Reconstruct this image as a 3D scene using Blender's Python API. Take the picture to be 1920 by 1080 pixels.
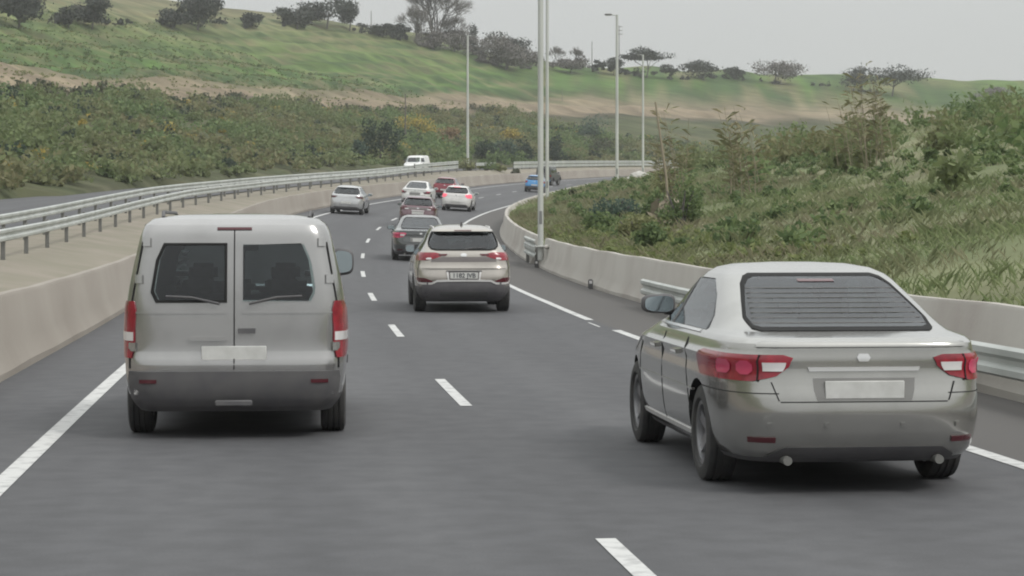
import bpy, bmesh, math, random
import numpy as np
from mathutils import Vector, Matrix
R = math.radians
random.seed(7); rng = np.random.default_rng(7)
sc = bpy.context.scene
for o in list(bpy.data.objects): bpy.data.objects.remove(o, do_unlink=True)
col = sc.collection

# ------------------------------------------------------------------ camera
F = 4100.0; HC = 1.75; CX, CY = 960.0, 420.0        # focal length in picture pixels, eye height, horizon
cam_d = bpy.data.cameras.new('camera'); cam = bpy.data.objects.new('camera', cam_d); col.objects.link(cam)
cam.location = (0, 0, HC); cam.rotation_euler = (R(90), 0, 0)
cam_d.sensor_width = 36; cam_d.lens = 36 * F / 1920
cam_d.shift_y = -(540 - CY) / 1920
cam_d.clip_start = 0.5; cam_d.clip_end = 6000
sc.camera = cam
# ------------------------------------------------------------------ sky, sun, exposure
SUN_EL, SUN_AZ = R(46), R(128)                       # to the right and behind the camera, behind cloud
w = bpy.data.worlds.new('World'); sc.world = w; w.use_nodes = True
nt = w.node_tree; N = nt.nodes; L = nt.links
for n in list(N): N.remove(n)
out = N.new('ShaderNodeOutputWorld'); bg = N.new('ShaderNodeBackground'); bg.inputs[1].default_value = 0.1
sky = N.new('ShaderNodeTexSky'); sky.sky_type = 'NISHITA'; sky.sun_disc = False
sky.sun_elevation = SUN_EL; sky.sun_rotation = SUN_AZ; sky.dust_density = 6; sky.air_density = 1
hs = N.new('ShaderNodeHueSaturation'); hs.inputs['Saturation'].default_value = 0.12
L.new(sky.outputs[0], hs.inputs['Color'])
# cloud deck: the standard overcast sky, three times brighter overhead than at the horizon
tc = N.new('ShaderNodeTexCoord'); sx = N.new('ShaderNodeSeparateXYZ'); L.new(tc.outputs['Generated'], sx.inputs[0])
mx = N.new('ShaderNodeMath'); mx.operation = 'MAXIMUM'; mx.inputs[1].default_value = 0.0; L.new(sx.outputs[2], mx.inputs[0])
ma = N.new('ShaderNodeMath'); ma.operation = 'MULTIPLY_ADD'; ma.inputs[1].default_value = 2.0; ma.inputs[2].default_value = 1.0
L.new(mx.outputs[0], ma.inputs[0])
nz = N.new('ShaderNodeTexNoise'); nz.inputs['Scale'].default_value = 2.2; nz.inputs['Detail'].default_value = 3
L.new(tc.outputs['Generated'], nz.inputs[0])
nm = N.new('ShaderNodeMapRange'); nm.inputs[3].default_value = 0.93; nm.inputs[4].default_value = 1.07; L.new(nz.outputs[0], nm.inputs[0])
mm = N.new('ShaderNodeMath'); mm.operation = 'MULTIPLY'; L.new(ma.outputs[0], mm.inputs[0]); L.new(nm.outputs[0], mm.inputs[1])
vm = N.new('ShaderNodeVectorMath'); vm.operation = 'SCALE'; vm.inputs[0].default_value = (5.35, 5.5, 5.47); L.new(mm.outputs[0], vm.inputs['Scale'])
mix = N.new('ShaderNodeMixRGB'); mix.inputs[0].default_value = 0.9
L.new(hs.outputs[0], mix.inputs[1]); L.new(vm.outputs[0], mix.inputs[2])
L.new(mix.outputs[0], bg.inputs[0]); L.new(bg.outputs[0], out.inputs[0])
sd = bpy.data.lights.new('sun', 'SUN'); sd.energy = 1.45; sd.angle = R(14); sd.color = (1, .97, .92)
so = bpy.data.objects.new('sun', sd); col.objects.link(so)
sdir = Vector((math.sin(SUN_AZ) * math.cos(SUN_EL), math.cos(SUN_AZ) * math.cos(SUN_EL), math.sin(SUN_EL)))
so.rotation_euler = sdir.to_track_quat('Z', 'Y').to_euler()
sc.view_settings.view_transform = 'Standard'; sc.view_settings.look = 'None'
sc.view_settings.exposure = 0.0; sc.view_settings.gamma = 1
sc.render.engine = 'CYCLES'
sc.cycles.filter_width = 2.0                          # a soft phone-video picture
sc.cycles.max_bounces = 6; sc.cycles.volume_bounces = 1

# ------------------------------------------------------------------ materials
def _mix(nt, a, b, f):
    m = nt.nodes.new('ShaderNodeMixRGB')
    for k, v in ((0, f), (1, a), (2, b)):
        if hasattr(v, 'default_value'): nt.links.new(v, m.inputs[k])
        else: m.inputs[k].default_value = v if k == 0 else (*v, 1)
    return m.outputs[0]
def mat(name, c, rough=.6, metal=0, spec=.5, coat=0, c2=None, scale=4, bump=0, bscale=30, emit=None, es=0, stretch=(1,1,1), lo=.35, hi=.65, detail=5):
    m = bpy.data.materials.new(name); m.use_nodes = True; nt = m.node_tree
    b = nt.nodes['Principled BSDF']
    b.inputs['Base Color'].default_value = (*c, 1); b.inputs['Roughness'].default_value = rough
    b.inputs['Metallic'].default_value = metal; b.inputs['Specular IOR Level'].default_value = spec
    b.inputs['Coat Weight'].default_value = coat; b.inputs['Coat Roughness'].default_value = .06
    tc = nt.nodes.new('ShaderNodeTexCoord')
    mp = nt.nodes.new('ShaderNodeMapping'); mp.inputs['Scale'].default_value = stretch
    nt.links.new(tc.outputs['Object'], mp.inputs[0])
    if c2 is not None:
        n = nt.nodes.new('ShaderNodeTexNoise'); n.inputs['Scale'].default_value = scale; n.inputs['Detail'].default_value = detail
        nt.links.new(mp.outputs[0], n.inputs[0])
        r = nt.nodes.new('ShaderNodeMapRange'); r.inputs[1].default_value = lo; r.inputs[2].default_value = hi
        nt.links.new(n.outputs[0], r.inputs[0])
        nt.links.new(_mix(nt, c, c2, r.outputs[0]), b.inputs['Base Color'])
    if bump:
        n = nt.nodes.new('ShaderNodeTexNoise'); n.inputs['Scale'].default_value = bscale; n.inputs['Detail'].default_value = 4
        nt.links.new(mp.outputs[0], n.inputs[0])
        bp = nt.nodes.new('ShaderNodeBump'); bp.inputs['Strength'].default_value = bump; bp.inputs['Distance'].default_value = .02
        nt.links.new(n.outputs[0], bp.inputs['Height']); nt.links.new(bp.outputs[0], b.inputs['Normal'])
    if emit:
        b.inputs['Emission Color'].default_value = (*emit, 1); b.inputs['Emission Strength'].default_value = es
    return m
def leafmat(name, cols, rough=.7, trans=.4, patch=None, pscale=.25):
    """leaf colour varies leaf by leaf; patch = a second family of colours in drifts"""
    m = bpy.data.materials.new(name); m.use_nodes = True; nt = m.node_tree
    b = nt.nodes['Principled BSDF']; b.inputs['Roughness'].default_value = rough; b.inputs['Specular IOR Level'].default_value = .25
    g = nt.nodes.new('ShaderNodeNewGeometry')
    def ramp(cs):
        r = nt.nodes.new('ShaderNodeValToRGB'); nt.links.new(g.outputs['Random Per Island'], r.inputs[0])
        e = r.color_ramp.elements
        while len(e) < len(cs): e.new(.5)
        for k, c in enumerate(cs): e[k].position = k / max(1, len(cs) - 1); e[k].color = (*c, 1)
        return r.outputs[0]
    c = ramp(cols)
    if patch:
        n = nt.nodes.new('ShaderNodeTexNoise'); n.inputs['Scale'].default_value = pscale; n.inputs['Detail'].default_value = 3
        tc = nt.nodes.new('ShaderNodeTexCoord'); nt.links.new(tc.outputs['Object'], n.inputs[0])
        r = nt.nodes.new('ShaderNodeMapRange'); r.inputs[1].default_value = .42; r.inputs[2].default_value = .6
        nt.links.new(n.outputs[0], r.inputs[0]); c = _mix(nt, c, ramp(patch), r.outputs[0])
    nt.links.new(c, b.inputs['Base Color'])
    if trans:
        t = nt.nodes.new('ShaderNodeBsdfTranslucent'); nt.links.new(c, t.inputs[0])
        ms = nt.nodes.new('ShaderNodeMixShader'); ms.inputs[0].default_value = trans
        nt.links.new(b.outputs[0], ms.inputs[1]); nt.links.new(t.outputs[0], ms.inputs[2])
        nt.links.new(ms.outputs[0], nt.nodes['Material Output'].inputs[0])
    return m
def paint(name, c, metal=.35, rough=.38, coat=1.0):
    rough *= .72; metal = min(.85, metal * 1.35)
    m = mat(name, c, rough, metal, .5, coat, c2=tuple(v * .82 for v in c), scale=3, lo=.45, hi=.8)
    return m
M = {}
M['tyre'] = mat('tyre_rubber', (.035, .035, .036), .85, c2=(.06, .058, .055), scale=9)
M['dark'] = mat('black_plastic', (.085, .083, .088), .6, c2=(.11, .107, .108), scale=5)
M['bumper'] = mat('grey_bumper_plastic', (.115, .11, .118), .55, c2=(.14, .135, .14), scale=5)
M['heater'] = mat('heater_line_metal', (.16, .145, .125), .6)
M['arch'] = mat('arch_liner', (.012, .012, .012), .9)
def glass_mat():
    m = bpy.data.materials.new('tinted_glass'); m.use_nodes = True; nt = m.node_tree; nt.nodes.remove(nt.nodes['Principled BSDF'])
    tr = nt.nodes.new('ShaderNodeBsdfTransparent'); tr.inputs[0].default_value = (.70, .79, .78, 1)
    gl = nt.nodes.new('ShaderNodeBsdfGlossy'); gl.inputs['Roughness'].default_value = .04; gl.inputs[0].default_value = (.95, .97, 1, 1)
    fr = nt.nodes.new('ShaderNodeFresnel'); fr.inputs[0].default_value = 1.65
    ms = nt.nodes.new('ShaderNodeMixShader'); nt.links.new(fr.outputs[0], ms.inputs[0]); nt.links.new(tr.outputs[0], ms.inputs[1]); nt.links.new(gl.outputs[0], ms.inputs[2])
    nt.links.new(ms.outputs[0], nt.nodes['Material Output'].inputs[0]); return m
M['glass'] = glass_mat()
M['cabin'] = mat('cabin_trim', (.05, .05, .05), .9, c2=(.035, .035, .036), scale=6)
M['seat'] = mat('seat_fabric', (.045, .045, .047), .9, c2=(.07, .07, .07), scale=9)
M['mirror'] = mat('mirror_glass', (.36, .41, .425), .08, 1)
M['alloy'] = mat('alloy_rim', (.42, .42, .43), .35, .9)
M['chrome'] = mat('satin_chrome', (.72, .72, .72), .25, .7)
M['silver_trim'] = mat('silver_trim', (.66, .65, .64), .4, .25)
M['red'] = mat('red_lens', (.30, .012, .028), .25, 0, .5, .5, c2=(.2, .008, .02), scale=14)
M['pinkred'] = mat('pale_red_lens', (.55, .06, .13), .25, 0, .5, .5)
M['darkred'] = mat('smoked_lens', (.08, .012, .018), .22, 0, .5, .5)
M['clear'] = mat('clear_lens', (.8, .78, .78), .15, .3, .6, .6)
M['brake'] = mat('lit_brake_lens', (.7, .1, .15), .3, emit=(1, .16, .22), es=.55)
M['plate'] = mat('plate_white', (.60, .60, .58), .5, c2=(.5, .5, .48), scale=8)
M['ink'] = mat('plate_ink', (.1, .1, .11), .6)
M['steel'] = mat('galvanised_rail', (.52, .54, .52), .55, .25, c2=(.40, .42, .40), scale=1.2, stretch=(1, 1, .3))
M['steel_dark'] = mat('rail_post_steel', (.16, .16, .15), .7, .2)
M['pole'] = mat('galvanised_pole', (.56, .57, .54), .5, .2, c2=(.46, .47, .45), scale=2, stretch=(1, 1, .2))
M['lamp'] = mat('lamp_housing', (.22, .22, .22), .5, .3)
M['lamp_glass'] = mat('lamp_glass', (.6, .62, .6), .2)
M['wood'] = mat('weathered_pole_wood', (.16, .14, .12), .85, c2=(.11, .1, .09), scale=6)
M['concrete'] = mat('barrier_concrete', (.43, .41, .375), .85, c2=(.32, .285, .26), scale=.5, bump=.2, bscale=14, lo=.42, hi=.75, stretch=(1, 1, .8))
M['concrete2'] = mat('median_concrete', (.31, .28, .245), .85, c2=(.25, .22, .19), scale=.3, bump=.2, bscale=10)
M['dirt'] = mat('median_dirt', (.25, .22, .18), .95, c2=(.20, .185, .14), scale=.6)
M['stone'] = mat('pale_stone', (.5, .49, .46), .85, c2=(.38, .36, .33), scale=3, bump=.4, bscale=8)
M['bark'] = mat('grey_bark', (.13, .12, .115), .9, c2=(.09, .083, .08), scale=5)
M['drystalk'] = leafmat('dry_stalk', [(.30, .26, .19), (.22, .19, .14)], trans=0)
def road_mat():
    m = bpy.data.materials.new('worn_asphalt'); m.use_nodes = True; nt = m.node_tree; b = nt.nodes['Principled BSDF']
    b.inputs['Roughness'].default_value = .78; b.inputs['Specular IOR Level'].default_value = .35
    at = nt.nodes.new('ShaderNodeAttribute'); at.attribute_name = 'lane'          # lane position across the road, metres
    ts = nt.nodes.new('ShaderNodeAttribute'); ts.attribute_name = 'run'            # distance along the road
    tc = nt.nodes.new('ShaderNodeTexCoord')
    cb = nt.nodes.new('ShaderNodeCombineXYZ'); nt.links.new(at.outputs['Fac'], cb.inputs[0]); nt.links.new(ts.outputs['Fac'], cb.inputs[1])
    mp = nt.nodes.new('ShaderNodeMapping'); mp.inputs['Scale'].default_value = (1.1, .03, 1); nt.links.new(cb.outputs[0], mp.inputs[0])
    n1 = nt.nodes.new('ShaderNodeTexNoise'); n1.inputs['Scale'].default_value = 1; n1.inputs['Detail'].default_value = 4; nt.links.new(mp.outputs[0], n1.inputs[0])
    n2 = nt.nodes.new('ShaderNodeTexNoise'); n2.inputs['Scale'].default_value = .22; n2.inputs['Detail'].default_value = 6; nt.links.new(tc.outputs['Object'], n2.inputs[0])
    n3 = nt.nodes.new('ShaderNodeTexNoise'); n3.inputs['Scale'].default_value = 60; n3.inputs['Detail'].default_value = 2; nt.links.new(tc.outputs['Object'], n3.inputs[0])
    r1 = nt.nodes.new('ShaderNodeMapRange'); r1.inputs[1].default_value = .3; r1.inputs[2].default_value = .7; nt.links.new(n1.outputs[0], r1.inputs[0])
    c = _mix(nt, (.077, .0775, .083), (.106, .1065, .111), r1.outputs[0])
    r2 = nt.nodes.new('ShaderNodeMapRange'); r2.inputs[1].default_value = .4; r2.inputs[2].default_value = .68; r2.inputs[4].default_value = .5; nt.links.new(n2.outputs[0], r2.inputs[0])
    c = _mix(nt, c, (.078, .079, .083), r2.outputs[0])
    wt = nt.nodes.new('ShaderNodeMath'); wt.operation = 'MULTIPLY'; wt.inputs[1].default_value = 2 * math.pi / 1.75; nt.links.new(at.outputs['Fac'], wt.inputs[0])
    wc = nt.nodes.new('ShaderNodeMath'); wc.operation = 'COSINE'; nt.links.new(wt.outputs[0], wc.inputs[0])
    wr_ = nt.nodes.new('ShaderNodeMapRange'); wr_.inputs[1].default_value = -1; wr_.inputs[2].default_value = 1; wr_.inputs[3].default_value = .0; wr_.inputs[4].default_value = .32; nt.links.new(wc.outputs[0], wr_.inputs[0])
    c = _mix(nt, c, (.068, .068, .072), wr_.outputs[0])
    n4 = nt.nodes.new('ShaderNodeTexNoise'); n4.inputs['Scale'].default_value = 3.5; n4.inputs['Detail'].default_value = 6; nt.links.new(tc.outputs['Object'], n4.inputs[0])
    r4 = nt.nodes.new('ShaderNodeMapRange'); r4.inputs[1].default_value = .35; r4.inputs[2].default_value = .65; r4.inputs[3].default_value = .9; r4.inputs[4].default_value = 1.1; nt.links.new(n4.outputs[0], r4.inputs[0])
    m4 = nt.nodes.new('ShaderNodeVectorMath'); m4.operation = 'SCALE'; nt.links.new(c, m4.inputs[0]); nt.links.new(r4.outputs[0], m4.inputs['Scale']); c = m4.outputs[0]
    # the hard shoulder was paved with an older, browner course
    sh = nt.nodes.new('ShaderNodeMapRange'); sh.inputs[1].default_value = 3.52; sh.inputs[2].default_value = 3.7; nt.links.new(at.outputs['Fac'], sh.inputs[0])
    c = _mix(nt, c, (.09, .085, .081), sh.outputs[0])
    r3 = nt.nodes.new('ShaderNodeMapRange'); r3.inputs[3].default_value = .8; r3.inputs[4].default_value = 1.2; nt.links.new(n3.outputs[0], r3.inputs[0])
    mu = nt.nodes.new('ShaderNodeVectorMath'); mu.operation = 'SCALE'; nt.links.new(c, mu.inputs[0]); nt.links.new(r3.outputs[0], mu.inputs['Scale'])
    nt.links.new(mu.outputs[0], b.inputs['Base Color'])
    bp = nt.nodes.new('ShaderNodeBump'); bp.inputs['Strength'].default_value = .2; bp.inputs['Distance'].default_value = .01
    nt.links.new(n3.outputs[0], bp.inputs['Height']); nt.links.new(bp.outputs[0], b.inputs['Normal'])
    return m
M['road'] = road_mat()
M['line'] = mat('road_paint', (.54, .54, .53), .7, c2=(.30, .30, .30), scale=7, lo=.48, hi=.72, detail=8)
def vcol_mat(name, bump=.5):
    m = bpy.data.materials.new(name); m.use_nodes = True; nt = m.node_tree; b = nt.nodes['Principled BSDF']
    b.inputs['Roughness'].default_value = .95; b.inputs['Specular IOR Level'].default_value = .1
    at = nt.nodes.new('ShaderNodeAttribute'); at.attribute_name = 'soil'
    tc = nt.nodes.new('ShaderNodeTexCoord'); n = nt.nodes.new('ShaderNodeTexNoise'); n.inputs['Scale'].default_value = .35; n.inputs['Detail'].default_value = 8
    mp = nt.nodes.new('ShaderNodeMapping'); mp.inputs['Scale'].default_value = (.5, 1, 1)
    nt.links.new(tc.outputs['Object'], mp.inputs[0]); nt.links.new(mp.outputs[0], n.inputs[0])
    r = nt.nodes.new('ShaderNodeMapRange'); r.inputs[1].default_value = .3; r.inputs[2].default_value = .7; r.inputs[3].default_value = .72; r.inputs[4].default_value = 1.25
    nt.links.new(n.outputs[0], r.inputs[0])
    mu = nt.nodes.new('ShaderNodeVectorMath'); mu.operation = 'SCALE'; nt.links.new(at.outputs['Color'], mu.inputs[0]); nt.links.new(r.outputs[0], mu.inputs['Scale'])
    nt.links.new(mu.outputs[0], b.inputs['Base Color'])
    bp = nt.nodes.new('ShaderNodeBump'); bp.inputs['Strength'].default_value = bump; bp.inputs['Distance'].default_value = .4
    nt.links.new(n.outputs[0], bp.inputs['Height']); nt.links.new(bp.outputs[0], b.inputs['Normal'])
    return m
M['hill'] = vcol_mat('hillside_ground')

# ------------------------------------------------------------------ helpers
def link(name, me, parent=None):
    o = bpy.data.objects.new(name, me); col.objects.link(o); o.parent = parent; return o
def mesh(name, v, f, m, parent=None, sharp=None, smooth=True):
    me = bpy.data.meshes.new(name); me.from_pydata([tuple(map(float, p)) for p in v], [], f); me.materials.append(m)
    bm = bmesh.new(); bm.from_mesh(me); bmesh.ops.recalc_face_normals(bm, faces=bm.faces); bm.to_mesh(me); bm.free()
    if smooth:
        me.polygons.foreach_set('use_smooth', [True] * len(me.polygons))
        me.set_sharp_from_angle(angle=R(sharp if sharp else 38))
    return link(name, me, parent)
def raw(name, V, nper, m, parent=None):
    """big soups of loose triangles or quads: V is (n*nper,3)"""
    V = np.asarray(V, dtype=np.float32).reshape(-1, 3); n = len(V) // nper
    me = bpy.data.meshes.new(name); me.vertices.add(len(V)); me.vertices.foreach_set('co', V.ravel())
    me.loops.add(n * nper); me.loops.foreach_set('vertex_index', np.arange(n * nper, dtype=np.int32))
    me.polygons.add(n); me.polygons.foreach_set('loop_start', np.arange(0, n * nper, nper, dtype=np.int32))
    me.update(calc_edges=True); me.materials.append(m)
    return link(name, me, parent)
def thing(name, label, cat, loc=(0, 0, 0), group=None):
    o = bpy.data.objects.new(name, None); col.objects.link(o); o.location = loc; o.empty_display_size = .3
    return tag(o, label, cat, group)
def tag(o, label, cat, group=None):
    o['label'] = label; o['category'] = cat
    if group: o['group'] = group
    return o
def struct(o): o['kind'] = 'structure'; return o
def box(c, s):
    x, y, z = c; a, b, d = s[0] / 2, s[1] / 2, s[2] / 2
    v = [(x + i * a, y + j * b, z + k * d) for i in (-1, 1) for j in (-1, 1) for k in (-1, 1)]
    return v, [(0, 1, 3, 2), (4, 6, 7, 5), (0, 4, 5, 1), (2, 3, 7, 6), (0, 2, 6, 4), (1, 5, 7, 3)]
def bbox(name, c, s, m, parent, bev=.01, seg=2):
    v, f = box(c, s); me = bpy.data.meshes.new(name); me.from_pydata(v, [], f); me.materials.append(m)
    bm = bmesh.new(); bm.from_mesh(me); bmesh.ops.recalc_face_normals(bm, faces=bm.faces)
    if bev: bmesh.ops.bevel(bm, geom=bm.edges[:], offset=bev, segments=seg, affect='EDGES')
    bm.to_mesh(me); bm.free(); me.polygons.foreach_set('use_smooth', [True] * len(me.polygons)); me.set_sharp_from_angle(angle=R(40))
    return link(name, me, parent)
def tube(pts, rad, n=8, caps=True):
    """rings around a polyline; rad one value or a list"""
    pts = [Vector(p) for p in pts]; rad = rad if hasattr(rad, '__len__') else [rad] * len(pts)
    V, Fc = [], []
    for i, p in enumerate(pts):
        d = (pts[min(i + 1, len(pts) - 1)] - pts[max(i - 1, 0)]).normalized()
        a = d.orthogonal().normalized() if abs(d.z) < .9 else Vector((1, 0, 0)) - d * d.x
        a.normalize(); b = d.cross(a)
        for k in range(n):
            t = 2 * math.pi * k / n; V.append(p + (a * math.cos(t) + b * math.sin(t)) * rad[i])
    for i in range(len(pts) - 1):
        for k in range(n):
            Fc.append((i * n + k, i * n + (k + 1) % n, (i + 1) * n + (k + 1) % n, (i + 1) * n + k))
    if caps: Fc += [tuple(range(n)), tuple(range((len(pts) - 1) * n, len(pts) * n))]
    return V, Fc
def merge(*parts):
    V, Fc = [], []
    for v, f in parts:
        o = len(V); V += list(v); Fc += [tuple(i + o for i in q) for q in f]
    return V, Fc

# ------------------------------------------------------------------ the road's line
cY = [-60, -30, 0, 12.1, 24.6, 37.1, 49.6, 62.1, 74.6, 87.1, 99.6, 112, 127, 141, 150, 165, 186, 200, 215, 235, 270, 290]
cXv = [9.2, 5.4, 1.85, .52, -.83, -2.06, -3.24, -4.27, -5.1, -5.72, -6.02, -5.95, -5.1, -3.95, -3.15, -1.8, .3, 2.2, 4.5, 8.2, 16.4, 22.2]
cZ = [0, 0, 0, 0, 0, .03, .18, .40, .74, 1.17, 1.62, 2.05, 2.6, 3.07, 3.36, 3.83, 4.52, 5.0, 5.5, 6.15, 7.3, 7.9]
gy = np.arange(-60, 290.01, .5)
def smooth(a, n):
    k = np.hanning(n); k /= k.sum(); p = np.pad(a, n // 2, mode='reflect', reflect_type='odd'); return np.convolve(p, k, 'valid')[:len(a)]
gx = smooth(np.interp(gy, cY, cXv), 41); gz = smooth(np.interp(gy, cY, cZ), 41)
pts = [np.array(p) for p in zip(gx, gy, gz)]
h = math.atan2(pts[-1][0] - pts[-21][0], pts[-1][1] - pts[-21][1]); p = pts[-1].copy(); sl = .03
for i in range(520):                                   # carries on round the bend to the right
    h += .5 / 270 if h < 1.5 else 0
    p = p + np.array((math.sin(h) * .5, math.cos(h) * .5, sl * .5)); sl *= .997; pts.append(p.copy())
PT = np.array(pts)
RS = np.concatenate([[0], np.cumsum(np.hypot(np.diff(PT[:, 0]), np.diff(PT[:, 1])))])
HD = smooth(np.unwrap(np.arctan2(np.gradient(PT[:, 0]), np.gradient(PT[:, 1]))), 21)
BK = np.interp(PT[:, 1], [45, 100], [0, .06]); BK[np.argmax(PT[:, 1] > 200):] = .06
SMAX = RS[-1]
def cl(s): return (np.interp(s, RS, PT[:, 0]), np.interp(s, RS, PT[:, 1]), np.interp(s, RS, PT[:, 2]), np.interp(s, RS, HD), np.interp(s, RS, BK))
def zroad(s, u): return np.interp(s, RS, PT[:, 2]) - np.interp(s, RS, BK) * np.clip(u, -5.5, 6.2)
def rp(s, u, dz=0):
    X, Y, Z, h, b = cl(s); return (X + u * math.cos(h), Y - u * math.sin(h), Z - b * min(max(u, -5.5), 6.2) + dz)
def sY(Y): return float(np.interp(Y, PT[:700, 1], RS[:700]))     # run at a given depth
def nearest(X, Y):
    """(run, offset) of world points"""
    X = np.asarray(X, float).ravel(); Y = np.asarray(Y, float).ravel(); P = PT[::4]; S = np.zeros(len(X)); U = np.zeros(len(X))
    for a in range(0, len(X), 20000):
        dx = X[a:a+20000, None] - P[None, :, 0]; dy = Y[a:a+20000, None] - P[None, :, 1]
        k = np.argmin(dx * dx + dy * dy, 1); r = np.arange(len(k)); hh = HD[::4][k]
        S[a:a+20000] = RS[::4][k] + dx[r, k] * np.sin(hh) + dy[r, k] * np.cos(hh)
        U[a:a+20000] = dx[r, k] * np.cos(hh) - dy[r, k] * np.sin(hh)
    return S, U
def zmed(s, u):                                        # ground left of the median barrier, up to the far carriageway
    lift = np.interp(s, [RS[0], sY(120), sY(170), sY(215), SMAX], [.5, .6, .75, 1.15, 1.15])
    return zroad(s, u) + lift * np.clip((-u - 5.4) / 3.4, 0, 1)
def zbank(s, u):                                       # ground right of the right-hand barrier
    return zroad(s, u) + np.interp(u, [5.6, 6.2, 9, 12, 16, 26, 45, 70, 110], [.66, .74, 1.2, 1.75, 2.45, 4.4, 7.6, 10, 10])
def rise(d): return np.interp(d, [0, 3, 10, 30, 55, 68, 78, 100, 125, 140, 155, 170, 260, 600], [0, .6, 2.2, 6.6, 12.0, 15.2, 16.2, 22.5, 29, 31.5, 32.2, 31, 22, 5])
def fbm(X, Y, sc_, seed, octv=4):
    r = np.random.default_rng(seed); z = np.zeros_like(X, dtype=float); a = 1; f = 1 / sc_
    for o in range(octv):
        for k in range(3):
            t = r.uniform(0, math.pi * 2); ph = r.uniform(0, 6.28); ph2 = r.uniform(0, 6.28)
            z += a / 3 * np.sin(f * 6.28 * (X * math.cos(t) + Y * math.sin(t)) + ph + 1.7 * np.sin(f * 4.1 * (Y * math.cos(t) - X * math.sin(t)) + ph2))
        a *= .5; f *= 2.1
    return z
BKEY = ([-140, -60, -18, -4, 10, 60], [2.1, 1.75, 1.42, 1.06, 1.0, .95])
LKEY = ([-400, -60, -24, 0, 12, 30, 60, 400], [1.2, 1.18, 1.12, .99, .95, .95, .95, .9])
def terr(X, Y, u):
    D_ = (-np.asarray(u) - 19.5) * np.interp(X, *BKEY) + fbm(np.asarray(X, float), np.asarray(Y, float), 60, 11) * 3.0
    f_ = np.mod(D_, 13.0) / 13.0; return D_, f_
def zhill(X, Y, s, u):
    d = np.clip(-u - 19.5, 0, None); D_, f_ = terr(X, Y, u)
    step = 1.1 * (np.clip((f_ - .72) / .28, 0, 1) - f_) * np.clip((D_ - 50) / 12, 0, 1) * np.clip((205 - D_) / 12, 0, 1)
    k = np.interp(X, *LKEY)
    return zmed(s, np.full_like(np.asarray(u, float), -19.5)) + .1 + rise(d) * k + step + np.clip(d / 40, 0, 1) * (fbm(np.asarray(X), np.asarray(Y), 70, 3) * .55 + fbm(np.asarray(X), np.asarray(Y), 14, 5) * .12)
def hill_at(X, Y):
    s, u = nearest([X], [Y]); return float(zhill(np.array([X]), np.array([Y]), s, u)[0])
def bank_at(X, Y):
    s, u = nearest([X], [Y]); return float(zbank(s, u)[0])

# ------------------------------------------------------------------ ground
gx_ = np.concatenate([np.linspace(-700, -160, 28), np.arange(-155, 160, 2.5), np.linspace(165, 700, 26)])
gy_ = np.concatenate([np.linspace(-120, 60, 40), np.arange(62, 480, 1.25), np.linspace(490, 1000, 24)])
GX, GY = np.meshgrid(gx_, gy_); S_, U_ = nearest(GX, GY); S_ = S_.reshape(GX.shape); U_ = U_.reshape(GX.shape)
corr = zmed(S_, np.full_like(U_, -19.5)) - .9
zr = zbank(S_, np.clip(U_, 5.6, 110)) - .9
t = np.clip((U_ + 19) / 25, 0, 1)
GZ = np.where(U_ < -19.5, zhill(GX, GY, S_, U_), np.where(U_ < 5.6, np.minimum(corr, zroad(S_, U_) - .9), zr))
GZ = np.where((U_ >= -19.5) & (U_ < -18), GZ, GZ)
ny, nx = GX.shape
faces = [(j * nx + i, j * nx + i + 1, (j + 1) * nx + i + 1, (j + 1) * nx + i) for j in range(ny - 1) for i in range(nx - 1)]
gme = bpy.data.meshes.new('ground'); gme.from_pydata(np.stack([GX, GY, GZ], -1).reshape(-1, 3).tolist(), [], faces); gme.materials.append(M['hill'])
gme.polygons.foreach_set('use_smooth', [True] * len(faces))
# what grows on the slope: scrub at the foot, a dry cut bank, then pasture with darker strips
D = (-U_ - 19.5) * np.interp(GX, *BKEY) + fbm(GX, GY, 60, 11) * 3.0 + fbm(GX, GY, 12, 12, 3) * 1.4
stops = [(-400, (.16, .145, .10)), (-2, (.16, .15, .10)), (2, (.10, .115, .06)), (30, (.115, .125, .065)), (44, (.10, .12, .06)), (52, (.085, .09, .055)), (55, (.14, .12, .085)), (59, (.29, .235, .165)),
         (70, (.33, .27, .19)), (80, (.30, .25, .17)), (85, (.16, .16, .085)), (89, (.075, .13, .05)), (94, (.12, .20, .065)), (104, (.13, .225, .06)), (110, (.105, .185, .055)), (118, (.145, .235, .065)), (131, (.125, .195, .06)), (150, (.165, .235, .08)), (180, (.20, .235, .10)), (205, (.26, .26, .15)), (230, (.21, .20, .12)), (700, (.16, .17, .1))]
cs = np.stack([np.interp(D, [q[0] for q in stops], [q[1][k] for q in stops]) for k in range(3)], -1)
cs *= .70 * (1 + .2 * np.clip(fbm(GX, GY, 25, 21, 5), -1.2, 1.2))[..., None]
dry = np.clip(fbm(GX, GY * 2.2, 45, 33, 4) - .25, 0, 1)[..., None]; dry = dry * np.interp(D, [60, 85], [1, .45])[..., None]; cs = cs * (1 - .55 * dry) + np.array((.135, .12, .075)) * .55 * dry
st = fbm(S_ * .16, D * 1.5, 17, 77, 4) + .35 * fbm(GX, GY, 18, 78, 3)
up_ = np.interp(D, [72, 84], [0, 1]) * np.interp(D, [205, 225], [1, .3])
for lim, sg_, tone in ((.12, 1, (.165, .15, .085)), (.12, -1, (.05, .085, .035))):
    a_ = (np.clip((st * sg_ - lim) / .35, 0, 1) * up_ * .8)[..., None]; cs = cs * (1 - a_) + np.array(tone) * a_
Dt, ft = terr(GX, GY, U_); face = (np.clip((ft - .70) / .08, 0, 1) * np.clip((1.0 - ft) / .05, 0, 1) * ((Dt > 80) & (Dt < 200)) * np.clip(.6 + fbm(GX, GY, 30, 91, 3), 0, 1))[..., None]
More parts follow.
